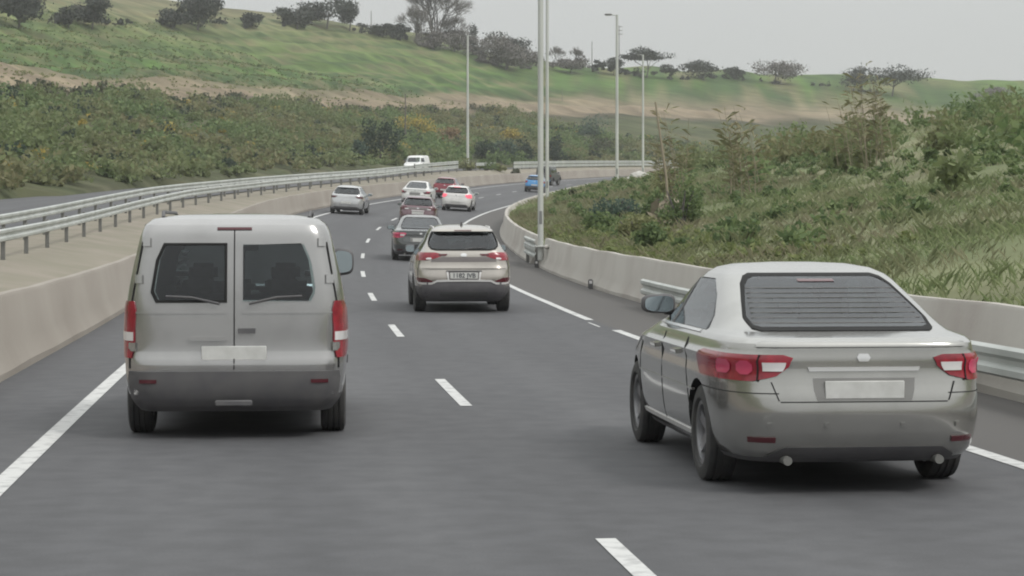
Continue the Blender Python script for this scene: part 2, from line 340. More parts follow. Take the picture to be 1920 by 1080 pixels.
cs = cs * (1 - .6 * face) + np.array((.045, .07, .03)) * .6 * face
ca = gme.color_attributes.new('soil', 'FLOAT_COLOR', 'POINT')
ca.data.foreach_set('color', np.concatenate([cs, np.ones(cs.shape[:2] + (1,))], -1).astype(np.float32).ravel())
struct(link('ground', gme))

def strip(name, us, s0, s1, zf, m, ds=2.0, dz=0, parent=None, attrs=False):
    ss = np.arange(s0, s1 + ds * .5, ds); ss[-1] = s1; V = []
    for s in ss:
        X, Y, Z, h, b = cl(s)
        for u in us: V.append((X + u * math.cos(h), Y - u * math.sin(h), float(zf(s, u)) + dz))
    n = len(us); fc = [(i * n + k, i * n + k + 1, (i + 1) * n + k + 1, (i + 1) * n + k) for i in range(len(ss) - 1) for k in range(n - 1)]
    me = bpy.data.meshes.new(name); me.from_pydata(V, [], fc); me.materials.append(m); me.polygons.foreach_set('use_smooth', [True] * len(fc))
    if attrs:
        a = me.attributes.new('lane', 'FLOAT', 'POINT'); a.data.foreach_set('value', np.tile(us, len(ss)).astype(np.float32))
        a = me.attributes.new('run', 'FLOAT', 'POINT'); a.data.foreach_set('value', np.repeat(ss, n).astype(np.float32))
    return link(name, me, parent), ss
road, _ = strip('road', [-5.5, -4.6, -3.65, -1.8, 0, 1.75, 3.5, 3.7, 4.6, 6.1], 0, SMAX, zroad, M['road'], 1.0, attrs=True); struct(road)
far_road, _ = strip('far_carriageway', [-20.5, -17, -14, -11.2], 0, SMAX, lambda s, u: zmed(s, u) + .03, M['road'], 2.0, attrs=True); struct(far_road)
med, _ = strip('median', [-11.4, -10, -8.8, -7.2, -5.9, -5.3], 0, SMAX, lambda s, u: zmed(s, u) - .02, M['dirt'], 2.0); struct(med)
# bank on the right
bus = [5.7, 6.2, 7, 8, 9, 10.5, 12, 14, 16, 19, 22, 26, 31, 37, 45, 57, 70, 90]
def zb2(s, u):
    X, Y, Z, h, b = cl(s); x = X + u * math.cos(h); y = Y - u * math.sin(h)
    k = min(1, max(0, (u - 6.3) / 4))
    return zbank(s, u) + k * float(fbm(np.array([x]), np.array([y]), 9, 41, 3)[0]) * .16
bank, bss = strip('bank', bus, sY(-40), SMAX, zb2, M['hill'], 1.5); struct(bank)
bx = np.array([v.co[:] for v in bank.data.vertices]); ub = np.tile(bus, len(bss))
nb = fbm(bx[:, 0], bx[:, 1], 14, 51, 4); kb = np.clip(.5 + .5 * nb, 0, 1)[:, None]
cb_ = np.array((.145, .175, .088)) * (1 - kb) + np.array((.205, .20, .125)) * kb
cb_[ub > 26] = cb_[ub > 26] * .6 + np.array((.11, .13, .055)) * .4
ca = bank.data.color_attributes.new('soil', 'FLOAT_COLOR', 'POINT'); ca.data.foreach_set('color', np.concatenate([cb_, np.ones((len(cb_), 1))], -1).astype(np.float32).ravel())

# painted lines: each mark its own piece of the road
def mark(name, s0, s1, u, wd, dz=.005):
    o, _ = strip(name, [u - wd / 2, u + wd / 2], s0, s1, zroad, M['line'], min(1.0, (s1 - s0) / 2), dz=dz, parent=road); return o
S0 = sY(12.14)
for n in range(-2, 26):
    a = S0 + 12.5 * n; mark('lane_dash', a - 3.6, a, 0, .115)
mark('edge_line', sY(38.2), SMAX - 5, 3.55, .15); mark('edge_line', sY(-40), sY(35.0), 3.55, .15); mark('edge_line', sY(36.0), sY(37.4), 3.42, .04)
mark('edge_line', 2, SMAX - 5, -3.65, .15)

# ------------------------------------------------------------------ barriers and rails
def sweep(name, prof, s0, s1, u0, m, zf=zroad, ds=1.5, parent=None, dz=0, wob=0):
    ss = np.linspace(s0, s1, max(2, int((s1 - s0) / ds) + 1)); V = []; n = len(prof)
    for i, s in enumerate(ss):
        X, Y, Z, h, b = cl(s); zz = float(zf(s, u0)) + dz + wob * math.sin(s * 1.3) + wob * .6 * math.sin(s * 3.1 + 1)
        for du, dzz in prof: V.append((X + (u0 + du) * math.cos(h), Y - (u0 + du) * math.sin(h), zz + dzz))
    fc = [(i * n + k, i * n + (k + 1) % n, (i + 1) * n + (k + 1) % n, (i + 1) * n + k) for i in range(len(ss) - 1) for k in range(n)]
    fc += [tuple(range(n)), tuple(range((len(ss) - 1) * n, len(ss) * n))]
    return mesh(name, V, fc, m, parent, sharp=25)
NJ = [(-.30, -.3), (-.30, .08), (-.17, .33), (-.085, .86), (-.06, .90), (.06, .90), (.085, .86), (.17, .33), (.30, .08), (.30, -.3)]
sb = sY(67.5)
nb_ = sweep('concrete_barrier', NJ, sY(-40), sb, 5.75, M['concrete'], wob=.008)
tag(nb_, 'long pale concrete safety barrier along the right hard shoulder, nearest the grey saloon', 'barrier', 'concrete roadside barriers')
fb_ = sweep('concrete_barrier', NJ, sY(70.2), SMAX - 10, 5.72, M['concrete'], wob=.008)
tag(fb_, 'pale concrete barrier curving round the grassy bend beyond the broken joint', 'barrier', 'concrete roadside barriers')
mb_ = sweep('concrete_barrier', NJ, 2, SMAX - 10, -5.15, M['concrete2'], wob=.006)
tag(mb_, 'beige concrete median barrier along the left edge of the carriageway', 'barrier', 'concrete roadside barriers')
WB = [(0, 0), (.05, .03), (.05, .09), (0, .13), (0, .18), (.05, .22), (.05, .28), (0, .31), (-.008, .31), (.042, .28), (.042, .22), (-.008, .18), (-.008, .13), (.042, .09), (.042, .03), (-.008, 0)]
def guardrail(label, s0, s1, u, zf, hts, sgn=1, post=4.0, top=.78, group='steel guard rails'):
    X, Y, Z = rp(s0, u); g = thing('guard_rail', label, 'guard rail', (0, 0, 0), group)
    for hb in hts:
        prof = [(du * sgn, z) for du, z in WB]
        sweep('beam', prof, s0, s1, u + .06 * sgn, M['steel'], zf, 2.0, g, hb - .31)
    n = max(2, int((s1 - s0) / post) + 1); pm = None
    for s in np.linspace(s0 + .3, s1 - .3, n):
        X, Y, Z, h, b = cl(s); z = float(zf(s, u))
        if pm is None:
            o = bbox('post', (0, 0, (top - .25) / 2), (.1, .12, top + .25), M['steel_dark'], g, .01, 1); pm = o.data
        else: o = link('post', pm, g)
        o.location = (X + u * math.cos(h), Y - u * math.sin(h), z); o.rotation_euler.z = -h
    return g
guardrail('weathered steel guard rail on the median, running in from the left', sY(30), sY(192), -8.9, zmed, [.75], 1)
guardrail('tall double guard rail panel ending beside the white van', sY(190), sY(212), -9.5, zmed, [.62, 1.05], 1, top=1.1)
guardrail('second guard rail behind the first one, left of the white van', sY(60), sY(196), -10.4, zmed, [.9], 1)
guardrail('short guard rail between two bushes right of the median lamp post', sY(221), sY(231), -9.5, zmed, [.8], 1)
guardrail('long guard rail on the far side of the bend below the scrub', sY(240), SMAX - 60, -9.5, zmed, [.85, .45], 1)
jr = guardrail('bent double rail piece bridging the gap between the two concrete barriers', sY(66.8), sY(71.3), 5.38, zroad, [.86, .6], -1, post=3.6, top=.7)
guardrail('guard rail fixed in front of the concrete barrier beside the grey saloon', sY(10), sY(43.0), 5.30, zroad, [.56], -1, post=4, top=.5)
for Yp, lab in ((67.0, 'small dark marker post at the foot of the barrier joint'), (52.2, 'small dark marker stub at the foot of the near barrier')):
    s = sY(Yp); X, Y, Z = rp(s, 5.36); m_ = thing('marker_post', lab, 'marker post', (X, Y, Z), 'marker posts')
    bbox('stub', (0, 0, .11), (.12, .1, .24), M['dark'], m_, .02); bbox('reflector', (0, -.055, .16), (.07, .012, .07), M['clear'], m_, .003, 1)

# ------------------------------------------------------------------ lamp posts and poles
def lamp_post(label, X, Y, z, top, arm, r0=.085, r1=.05, head='flat', ring=False):
    g = thing('lamp_post', label, 'lamp post', (X, Y, z), 'roadside lamp posts'); Hh = top - z
    v, f = tube([(0, 0, -.4), (0, 0, 0), (0, 0, Hh * .5), (0, 0, Hh)], [r0, r0, (r0 + r1) / 2, r1], 14); mesh('pole', v, f, M['pole'], g, 50)
    bbox('base_plate', (0, 0, .02), (.36, .36, .05), M['pole'], g, .01, 1)
    bbox('access_door', (0, -r0 + .004, .9), (.09, .02, .4), M['lamp'], g, .008, 1)
    if arm:
        sg = 1 if arm > 0 else -1
        v, f = tube([(0, 0, Hh - .06), (arm * .35, 0, Hh - .02), (arm * .6, 0, Hh)], .035, 8); mesh('arm', v, f, M['pole'], g, 50)
        v, f = [], []
        hd = bbox('lamp_head', (arm * .72, 0, Hh + .01), (abs(arm) * .62, .26, .11), M['lamp'], g, .035, 2)
        bbox('lamp_glass', (arm * .74, 0, Hh - .052), (abs(arm) * .42, .18, .03), M['lamp_glass'], hd, .008, 1)
    return g
lamp_post('thick grey lamp post at the barrier joint, nearest and tallest of all', .87, 66.5, bank_at(.87, 66.5), 14.6, -1.2, .09, .075)
lamp_post('second lamp post of the bend, just right of the thick nearest one', 2.06, 128, bank_at(2.06, 128), 17.6, -1.2, .105, .08)
lamp_post('pale lamp post standing in the grass with a flat head facing left', 7.3, 152, bank_at(7.3, 152), 16.3, -.85, .12, .085)
lamp_post('thin lamp post farthest right, half hidden behind the grassy bank', 13.3, 222, bank_at(13.3, 222), 18.95, -.6, .13, .09)
lamp_post('pale lamp post on the median with its head turned right', -4.7, 232, float(zmed(*[np.array([q]) for q in (sY(232), -10.)])[0]), 21.75, .95, .15, .10)
def util_pole(label, px, ytop, ybot, Y, r=.12, arms=0, sink=.6):
    Y = on_hill(px, ybot).y
    X = (px - CX) * Y / F; zt = HC - (ytop - CY) * Y / F; zb = hill_at(X, Y)
    g = thing('utility_pole', label, 'utility pole', (X, Y, zb), 'wooden utility poles')
    v, f = tube([(0, 0, -sink), (0, 0, (zt - zb) * .5), (0, 0, zt - zb)], [r, r * .85, r * .7], 8); mesh('pole', v, f, M['wood'], g, 50)
    for k in range(arms):
        zz = zt - zb - .3 - .9 * k
        a = bbox('cross_arm', (0, -.1, zz), (1.7, .1, .12), M['wood'], g, .01, 1)
        for q in (-.75, -.3, .3, .75):
            v, f = tube([(q, -.1, zz + .05), (q, -.1, zz + .14), (q, -.1, zz + .24)], [.03, .06, .03], 6); mesh('insulator', v, f, M['lamp_glass'], a)
    return g

# ------------------------------------------------------------------ vehicles
def pchip(xs, ys, x):
    xs = np.array(xs, float); ys = np.array(ys, float); h = np.diff(xs); d = np.diff(ys) / h; m = np.zeros(len(xs))
    for i in range(1, len(xs) - 1):
        if d[i - 1] * d[i] > 0:
            w1, w2 = 2 * h[i] + h[i - 1], h[i] + 2 * h[i - 1]; m[i] = (w1 + w2) / (w1 / d[i - 1] + w2 / d[i])
    m[0], m[-1] = d[0], d[-1]; x = np.clip(x, xs[0], xs[-1]); i = np.clip(np.searchsorted(xs, x) - 1, 0, len(h) - 1)
    t = (x - xs[i]) / h[i]
    return ((1 + 2 * t) * (1 - t) ** 2 * ys[i] + t * (1 - t) ** 2 * h[i] * m[i] + t * t * (3 - 2 * t) * ys[i + 1] + t * t * (t - 1) * h[i] * m[i + 1])
class Body:
    """a car body as a stack of rounded plan outlines; x right, y forward from the rear bumper, z up"""
    def __init__(s, sl, nr=7, nf=4.5):
        s.z = [q[0] for q in sl]; s.w = [q[1] for q in sl]; s.r = [q[2] for q in sl]; s.f = [q[3] for q in sl]; s.nr, s.nf = nr, nf
    def sec(s, z): return float(pchip(s.z, s.w, z)), float(pchip(s.z, s.r, z)), float(pchip(s.z, s.f, z))
    def rear(s, x, z):
        w, r, f = s.sec(z); yc = (r + f) / 2; q = min(abs(x) / w, .997); return yc - (yc - r) * (1 - q ** s.nr) ** (1 / s.nr)
    def front(s, x, z):
        w, r, f = s.sec(z); yc = (r + f) / 2; q = min(abs(x) / w, .997); return yc + (f - yc) * (1 - q ** s.nf) ** (1 / s.nf)
    def side(s, y, z):
        w, r, f = s.sec(z); yc = (r + f) / 2
        a, n = (yc - r, s.nr) if y < yc else (f - yc, s.nf); q = min(abs(y - yc) / a, .999); return w * (1 - q ** n) ** (1 / n)
    def wrap(s, p, z):
        """p<.9: share of the half width on the rear face; .9..2: round the corner along the side"""
        w, r, f = s.sec(z); yc = (r + f) / 2; a = yc - r; n = s.nr
        if p <= .9: return p * w, yc - a * (1 - p ** n) ** (1 / n)
        d = (1 - .9 ** n) ** (1 / n) * (2 - p) / 1.1; return w * (1 - d ** n) ** (1 / n), yc - a * d
    def ring(s, z):
        w, r, f = s.sec(z); yc = (r + f) / 2; P = []
        qs = [0, .12, .25, .38, .5, .62, .72, .8, .86, .9]
        for q in qs: P.append((q * w, yc - (yc - r) * (1 - q ** s.nr) ** (1 / s.nr)))
        d0 = (1 - .9 ** s.nr) ** (1 / s.nr)
        for k in range(1, 13):
            d = d0 * (1 - k / 12) ** .8; P.append((w * (1 - d ** s.nr) ** (1 / s.nr), yc - (yc - r) * d))
        d0 = (1 - .9 ** s.nf) ** (1 / s.nf)
        for k in range(1, 13):
            d = d0 * (k / 12) ** .8; P.append((w * (1 - d ** s.nf) ** (1 / s.nf), yc + (f - yc) * d))
        for q in qs[::-1][1:]: P.append((q * w, yc + (f - yc) * (1 - q ** s.nf) ** (1 / s.nf)))
        return P + [(-x, y) for x, y in P[-2:0:-1]]
    def shell(s, zc, rows=34):
        zs = sorted(set([round(float(v), 4) for v in np.linspace(s.z[0], s.z[-1], rows)] + [round(v, 4) for v in s.z] + [round(zc, 4)]))
        V, n = [], 0
        for z in zs:
            P = s.ring(z); n = len(P); V += [(x, y, z) for x, y in P]
        fc = [(i * n + k, i * n + (k + 1) % n, (i + 1) * n + (k + 1) % n, (i + 1) * n + k) for i in range(len(zs) - 1) for k in range(n)]
        fc += [tuple(range(n))[::-1], tuple(range((len(zs) - 1) * n, len(zs) * n))]
        return V, fc
def patch(name, outer, inner, m, parent):
    ny, nx = len(outer), len(outer[0]); V = [p for r in outer for p in r] + [p for r in inner for p in r]; o = ny * nx
    fc = [(j * nx + i, j * nx + i + 1, (j + 1) * nx + i + 1, (j + 1) * nx + i) for j in range(ny - 1) for i in range(nx - 1)]
    bd = [i for i in range(nx)] + [j * nx + nx - 1 for j in range(1, ny)] + [(ny - 1) * nx + i for i in range(nx - 2, -1, -1)] + [j * nx for j in range(ny - 2, 0, -1)]
    fc += [(bd[k], bd[(k + 1) % len(bd)], bd[(k + 1) % len(bd)] + o, bd[k] + o) for k in range(len(bd))]
    return mesh(name, V, fc, m, parent, 42)
def rowsi(rows, n):
    z = [r[0] for r in rows]; t = np.linspace(0, 1, n); tt = np.linspace(0, 1, len(rows))
    return [tuple(np.interp(a, tt, [r[k] for r in rows]) for k in range(3)) for a in t]
def rear_patch(B, name, rows, m, parent, off=.008, nx=13, nz=7, dep=.03, front=False):
    O, I = [], []
    fn = B.front if front else B.rear; sg = -1 if front else 1
    for z, a, b in rowsi(rows, max(nz, len(rows) * 2 - 1)):
        xs = np.linspace(a, b, nx); O.append([(x, fn(x, z) - off * sg, z) for x in xs]); I.append([(x, fn(x, z) + dep * sg, z) for x in xs])
    return patch(name, O, I, m, parent)
def wrap_patch(B, name, rows, sgn, m, parent, off=.01, nx=11, nz=5):
    O, I = [], []
    for z, a, b in rowsi(rows, max(nz, len(rows) * 2 - 1)):
        o_, i_ = [], []
        for p in np.linspace(a, b, nx):
            x, y = B.wrap(p, z); g = min(1, max(0, (p - .75) / .5)); dx, dy = math.sin(g * 1.4), -math.cos(g * 1.4)
            o_.append((sgn * (x + off * dx), y + off * dy, z)); i_.append((sgn * (x - .03 * dx), y - .03 * dy, z))
        O.append(o_); I.append(i_)
    return patch(name, O, I, m, parent)
def side_patch(B, name, rows, sgn, m, parent, off=.006, nx=9, nz=6, dep=.02):
    O, I = [], []
    for z, a, b in rowsi(rows, max(nz, len(rows) * 2 - 1)):
        ys = np.linspace(a, b, nx); O.append([(sgn * (B.side(y, z) + off), y, z) for y in ys]); I.append([(sgn * (B.side(y, z) - dep), y, z) for y in ys])
    return patch(name, O, I, m, parent)
def lathe(prof, n=36):
    """profile (radius, x) about the x axis"""
    V, fc = [], []; k = len(prof)
    for i in range(n):
        a = 2 * math.pi * i / n
        for r, x in prof: V.append((x, r * math.cos(a), r * math.sin(a)))
    for i in range(n):
        for j in range(k - 1): fc.append((i * k + j, i * k + j + 1, ((i + 1) % n) * k + j + 1, ((i + 1) % n) * k + j))
    return V, fc
WM = {}
def wheel(parent, x, y, r, wd, sgn, rimm=None):
    key = (round(r, 3), round(wd, 3))
    if key not in WM:
        ri = r * .66; hw = wd / 2
        tp = [(ri, -hw * .8), (ri + .02, -hw * .98), (r - .05, -hw), (r - .012, -hw * .86), (r, -hw * .6)]
        for q in (-.42, 0, .42): tp += [(r, hw * (q - .09)), (r - .010, hw * (q - .07)), (r - .010, hw * (q + .07)), (r, hw * (q + .09))]
        tp += [(r, hw * .6), (r - .012, hw * .86), (r - .05, hw), (ri + .02, hw * .98), (ri, hw * .8)]
        parts = [lathe([(ri, hw * .8), (ri - .025, hw * .78), (ri - .03, hw * .3), (ri - .03, -hw * .8), (ri, -hw * .8)], 36)]
        for k in range(5):
            for dq in (-.14, .14):
                a = 2 * math.pi * k / 5 + dq; ca, sa = math.cos(a), math.sin(a); V = []
                for rr, t_, d in ((.05, .028, hw * .42), (ri - .02, .020, hw * .66)):
                    for q, xx in ((-1, d), (1, d), (1, d - .035), (-1, d - .035)):
                        V.append((xx, rr * ca - q * t_ * sa, rr * sa + q * t_ * ca))
                parts.append((V, [(0, 1, 2, 3), (4, 7, 6, 5), (0, 4, 5, 1), (1, 5, 6, 2), (2, 6, 7, 3), (3, 7, 4, 0)]))
        parts.append(lathe([(0, hw * .5), (.055, hw * .5), (.06, hw * .35)], 16))
        WM[key] = (lathe(tp, 40), merge(*parts), lathe([(0, hw * .15), (r * .4, hw * .15), (r * .62, hw * .05), (r * .62, -hw * .7), (0, -hw * .7)], 28))
        t0 = mesh('tyre', *WM[key][0], M['tyre'], None, 30); r0 = mesh('rim', *WM[key][1], M['alloy'], None, 35); d0 = mesh('wheel', *WM[key][2], M['arch'], None, 35)
        WM[key] = (t0.data, r0.data, d0.data)
        for o in (t0, r0, d0): bpy.data.objects.remove(o)
    tm, rm, dm = WM[key]
    wo = link('wheel', dm, parent); wo.location = (x, y, r - .008)
    if sgn < 0: wo.rotation_euler = (0, 0, math.pi)
    link('tyre', tm, wo); link('rim', rm, wo)
    return wo
def mirror(parent, B, y, z, sgn, m, sz=(.25, .12, .16), gap=.05, tilt=.03):
    sx_, sy_, sz_ = sz; x0 = B.side(y, z) + gap; V, fc = [], []; nu, nv = 18, 10
    for j in range(nv + 1):
        v_ = -math.pi / 2 + math.pi * j / nv
        for i in range(nu):
            u_ = 2 * math.pi * i / nu; sp = lambda a, e: math.copysign(abs(a) ** e, a)
            X = sp(math.cos(u_), .55) * sp(math.cos(v_), .6); Z = sp(math.sin(u_), .55) * sp(math.cos(v_), .6); Yq = sp(math.sin(v_), .7)
            Z *= (1 - .18 * (X + 1) / 2) ; yy = Yq * (.25 if Yq < 0 else 1.0)
            V.append((sgn * (x0 + sx_ / 2 + X * sx_ / 2), y + yy * sy_, z + Z * sz_ / 2))
    fc = [(j * nu + i, j * nu + (i + 1) % nu, (j + 1) * nu + (i + 1) % nu, (j + 1) * nu + i) for j in range(nv) for i in range(nu)]
    o = mesh('wing_mirror', V, fc, m, parent, 60)
    ys = y - .25 * sy_ - .004; G = []
    for i in range(20):
        a = 2 * math.pi * i / 20; X = math.copysign(abs(math.cos(a)) ** .6, math.cos(a)); Z = math.copysign(abs(math.sin(a)) ** .6, math.sin(a)) * (1 - .18 * (X + 1) / 2)
        G.append((sgn * (x0 + sx_ / 2 + X * sx_ * .42), ys + Z * sz_ * .40 * tilt - .003 - .03 * tilt, z + Z * sz_ * .40))
    n = len(G); G += [(x, yv + .02, zv) for x, yv, zv in G]
    mesh('mirror_glass', G, [tuple(range(n))] + [(i, (i + 1) % n, (i + 1) % n + n, i + n) for i in range(n)], M['mirror'], o, 30)
    v, f = tube([(sgn * (x0 - gap - .04), y + .04, z - sz_ * .38), (sgn * (x0 + .08), y + .03, z - sz_ * .36)], .028, 8); mesh('mirror_arm', v, f, M['dark'], o)
    return o
def text_mesh(txt, size, m, parent, loc):
    cu = bpy.data.curves.new('plate_text', 'FONT'); cu.body = txt; cu.size = size; cu.align_x = 'CENTER'; cu.align_y = 'CENTER'; cu.extrude = .002; cu.offset = .0025
    to = bpy.data.objects.new('t', cu); col.objects.link(to); dg = bpy.context.evaluated_depsgraph_get(); dg.update()
    me = bpy.data.meshes.new_from_object(to.evaluated_get(dg)); bpy.data.objects.remove(to); me.name = 'plate_text'
    me.materials.clear(); me.materials.append(m); o = link('plate_text', me, parent); o.location = loc; o.rotation_euler = (R(90), 0, 0); return o
def car(name, label, cat, sl, pm, Y, X, dh=0, group='cars in traffic', nr=7, nf=4.5, zc=.3, axles=(.85, 3.5), wr=.33, ww=.21, track=None, win=None, lights=(), plate=None, sidewin=None,
        mir=None, mirm=None, extra=None, wind=None, head=True, flip=False, surf=None, clad=None, archk=1.12, winoff=.009, cabin=True):
    B = Body(sl, nr, nf)
    s, u = nearest([X], [Y]); s, u = float(s[0]), float(u[0]); _, _, _, hd, bk = cl(s)
    zf = surf or zroad
    slope = math.atan((float(zf(s + 3, u)) - float(zf(s, u))) / 3)
    g = thing(name, label, cat, (X, Y, float(zf(s + 1.2, u)) - slope * 1.2 + .004), group)
    g.rotation_euler = (slope, math.atan(bk), -(hd + dh)) if not flip else (-slope, -math.atan(bk) if surf is None else 0, -(hd + dh) + math.pi)
    # body shell with the wheel arches cut out, split at the sill line
    V, fc = B.shell(zc); me = bpy.data.meshes.new('shell'); me.from_pydata(V, [], fc); me.materials.append(pm); me.materials.append(M['arch'])
    bo = bpy.data.objects.new('shell', me); col.objects.link(bo)
    wmax = max(q[1] for q in sl); tr = (track if track else wmax - ww / 2 - .015); cut = []
    for ya in axles:
        for sg in (-1, 1):
            v, f = lathe([(0, sg * (tr - ww * .75)), (wr * archk, sg * (tr - ww * .75)), (wr * archk, sg * (wmax + .2)), (0, sg * (wmax + .2))], 32)
            cut.append(([(x, y + ya, z + wr) for x, y, z in v], f))
    cv, cf = merge(*cut); cme = bpy.data.meshes.new('c'); cme.from_pydata(cv, [], cf); cme.materials.append(M['arch'])
    for q in (me, cme):
        bm = bmesh.new(); bm.from_mesh(q); bmesh.ops.remove_doubles(bm, verts=bm.verts, dist=1e-5); bmesh.ops.recalc_face_normals(bm, faces=bm.faces); bm.to_mesh(q); bm.free()
    co = bpy.data.objects.new('c', cme); col.objects.link(co)
    tun = []
    def extr(poly, lo, hi, ax):
        n = len(poly); V = [((p[0], lo, p[1]) if ax == 'y' else (lo, p[0], p[1])) for p in poly] + [((p[0], hi, p[1]) if ax == 'y' else (hi, p[0], p[1])) for p in poly]
        q = bpy.data.meshes.new('c'); q.from_pydata(V, [], [tuple(range(n)), tuple(range(n, 2 * n))] + [(i, (i + 1) % n, (i + 1) % n + n, i + n) for i in range(n)]); q.materials.append(M['cabin'])
        b_ = bmesh.new(); b_.from_mesh(q); bmesh.ops.recalc_face_normals(b_, faces=b_.faces); b_.to_mesh(q); b_.free()
        o_ = bpy.data.objects.new('c', q); col.objects.link(o_); tun.append(o_)
    if cabin:
        hw0 = max(abs(v_) for r_ in win for v_ in r_[1:]); half = win[0][1] * win[0][2] > 0
        rows_ = [(z, -max(abs(a), abs(b)) if half else a, max(abs(a), abs(b)) if half else b) for z, a, b in win]
        rows_ = [(z, a * .985, b * .985) for z, a, b in rows_]
        if half:
            for sg in (-1, 1): extr([(sg * .07, rows_[0][0] + .01)] + [(sg * r_[2] * .98, r_[0] + .003 * i_) for i_, r_ in enumerate(rows_)] + [(sg * .07, rows_[-1][0] - .005)], -.6, .5, 'y')
            extr([(r_[1], r_[0] + .004) for r_ in rows_] + [(r_[2], r_[0] + .004) for r_ in rows_[::-1]], .45, 6.0, 'y')
        else: extr([(r_[1], r_[0] + .004) for r_ in rows_] + [(r_[2], r_[0] + .004) for r_ in rows_[::-1]], -.6, 6.0, 'y')
        for rows2 in sidewin or ():
            extr([(r_[1] + .015, r_[0] + .006) for r_ in rows2] + [(r_[2] - .015, r_[0] + .006) for r_ in rows2[::-1]], -1.3, 1.3, 'x')
    for o_ in tun:
        md = bo.modifiers.new('t', 'BOOLEAN'); md.operation = 'DIFFERENCE'; md.object = o_; md.solver = 'EXACT'; md.material_mode = 'TRANSFER'
    md = bo.modifiers.new('b', 'BOOLEAN'); md.operation = 'DIFFERENCE'; md.object = co; md.solver = 'EXACT'; md.material_mode = 'TRANSFER'
    dg = bpy.context.evaluated_depsgraph_get(); res = bpy.data.meshes.new_from_object(bo.evaluated_get(dg))
    bpy.data.objects.remove(bo); bpy.data.objects.remove(co); [bpy.data.objects.remove(o_) for o_ in tun]
    bm = bmesh.new(); bm.from_mesh(res)
    low = [f for f in bm.faces if f.calc_center_median().z < zc and f.material_index == 0]
    bl = bm.copy() if low else None
    bmesh.ops.delete(bm, geom=low, context='FACES')
    def fin_(b, nm, mats):
        q = bpy.data.meshes.new(nm); b.to_mesh(q); b.free()
        for m_ in mats: q.materials.append(m_)
        q.polygons.foreach_set('use_smooth', [True] * len(q.polygons)); q.set_sharp_from_angle(angle=R(33)); return link(nm, q, g)
    mn_ = [m_.name if m_ else '' for m_ in res.materials]; body = fin_(bm, 'body', [m_ if m_ else pm for m_ in res.materials])
    if cabin:
        zb0 = win[0][0]; zt0 = win[-1][0]; yc_ = [axles[0] + .45, axles[0] + 1.32]
        for ri, yq in enumerate(yc_):
            for xq in ((-.36, 0, .36) if ri == 0 else (-.37, .37)):
                hs_ = .8 if xq == 0 else 1
                if ri == 1: bbox('seat_back', (xq, yq, zb0 - .02), (.48, .14, .26), M['seat'], g, .05, 2)
                bbox('headrest', (xq, yq - .02, zb0 + (.10 if ri == 0 else .19) * hs_), (.26, .10, .17 * hs_), M['seat'], g, .04, 2)
        bbox('dashboard', (0, axles[1] - .55, zb0 - .01), (1.2, .3, .10), M['cabin'], g, .03, 2)
        bbox('interior_mirror', (0, axles[1] - 1.0, zt0 - .05), (.22, .03, .06), M['cabin'], g, .012, 1)
    if bl:
        bl.faces.ensure_lookup_table(); bmesh.ops.delete(bl, geom=[f for f in bl.faces if not (f.calc_center_median().z < zc and f.material_index == 0)], context='FACES')
        fin_(bl, 'lower_cladding', [clad or M['dark'], M['arch']])
    for ya in axles:
        for sg in (-1, 1): wheel(g, sg * tr, ya, wr, ww, sg)
    if win:
        zz_ = (win[0][0] + win[-1][0]) / 2; hz_ = (win[-1][0] - win[0][0]) / 2
        rr_ = rowsi(win, 13); cx_ = (win[0][1] + win[0][2]) / 2; hx_ = max(abs(r_[2] - cx_) for r_ in win)
        lp = [(a, z) for z, a, b in rr_] + [(rr_[-1][1] + (rr_[-1][2] - rr_[-1][1]) * t_, rr_[-1][0]) for t_ in np.linspace(0, 1, 12)[1:-1]] + [(b, z) for z, a, b in rr_[::-1]] + [(rr_[0][2] + (rr_[0][1] - rr_[0][2]) * t_, rr_[0][0]) for t_ in np.linspace(0, 1, 12)[1:-1]]
        lp.append(lp[0]); O_, I_ = [], []
        for k_ in (-.010, .0, .012):
            q_ = [(cx_ + (x - cx_) * (1 + k_ / hx_), zz_ + (z - zz_) * (1 + k_ / hz_)) for x, z in lp]; q_ = [(math.copysign(min(abs(x), B.sec(z)[0] * .99), x), z) for x, z in q_]
            O_.append([(x, B.rear(x, z) - winoff - .004, z) for x, z in q_]); I_.append([(x, B.rear(x, z) + .012, z) for x, z in q_])
        patch('window_seal', O_, I_, M['arch'], g)
        rear_patch(B, 'rear_window', win, M['glass'], g, winoff, nz=15, nx=17)
    for nm, rows, m_, *o in lights:
        for sg in (-1, 1): wrap_patch(B, nm, rows, sg, m_, g, *(o or [.012]))
    if plate:
        z, hw, hh, txt = plate; y = B.rear(0, z)
        p = bbox('number_plate', (0, y - .008, z), (hw * 2, .022, hh * 2), M['plate'], g, .004, 1)
        if txt: text_mesh(txt, hh * 1.75, M['ink'], p, (0, y - .029, z))
    if sidewin:
        for rows in sidewin:
            for sg in (-1, 1): side_patch(B, 'side_window', rows, sg, M['glass'], g)
    if wind: rear_patch(B, 'windscreen', wind, M['glass'], g, .008, front=True)
    if head:
        zz = sl[3][0] + .12
        for sg in (-1, 1): rear_patch(B, 'headlight', [(zz - .06, sg * sl[3][1] * .55, sg * sl[3][1] * .85), (zz + .06, sg * sl[3][1] * .5, sg * sl[3][1] * .88)], M['clear'], g, .012, front=True, nx=7)
    if mir:
        for sg in (-1, 1): mirror(g, B, mir[0], mir[1], sg, mirm or pm, *(mir[2:] if len(mir) > 2 else ()))
    if extra: extra(g, B, body)
    return g

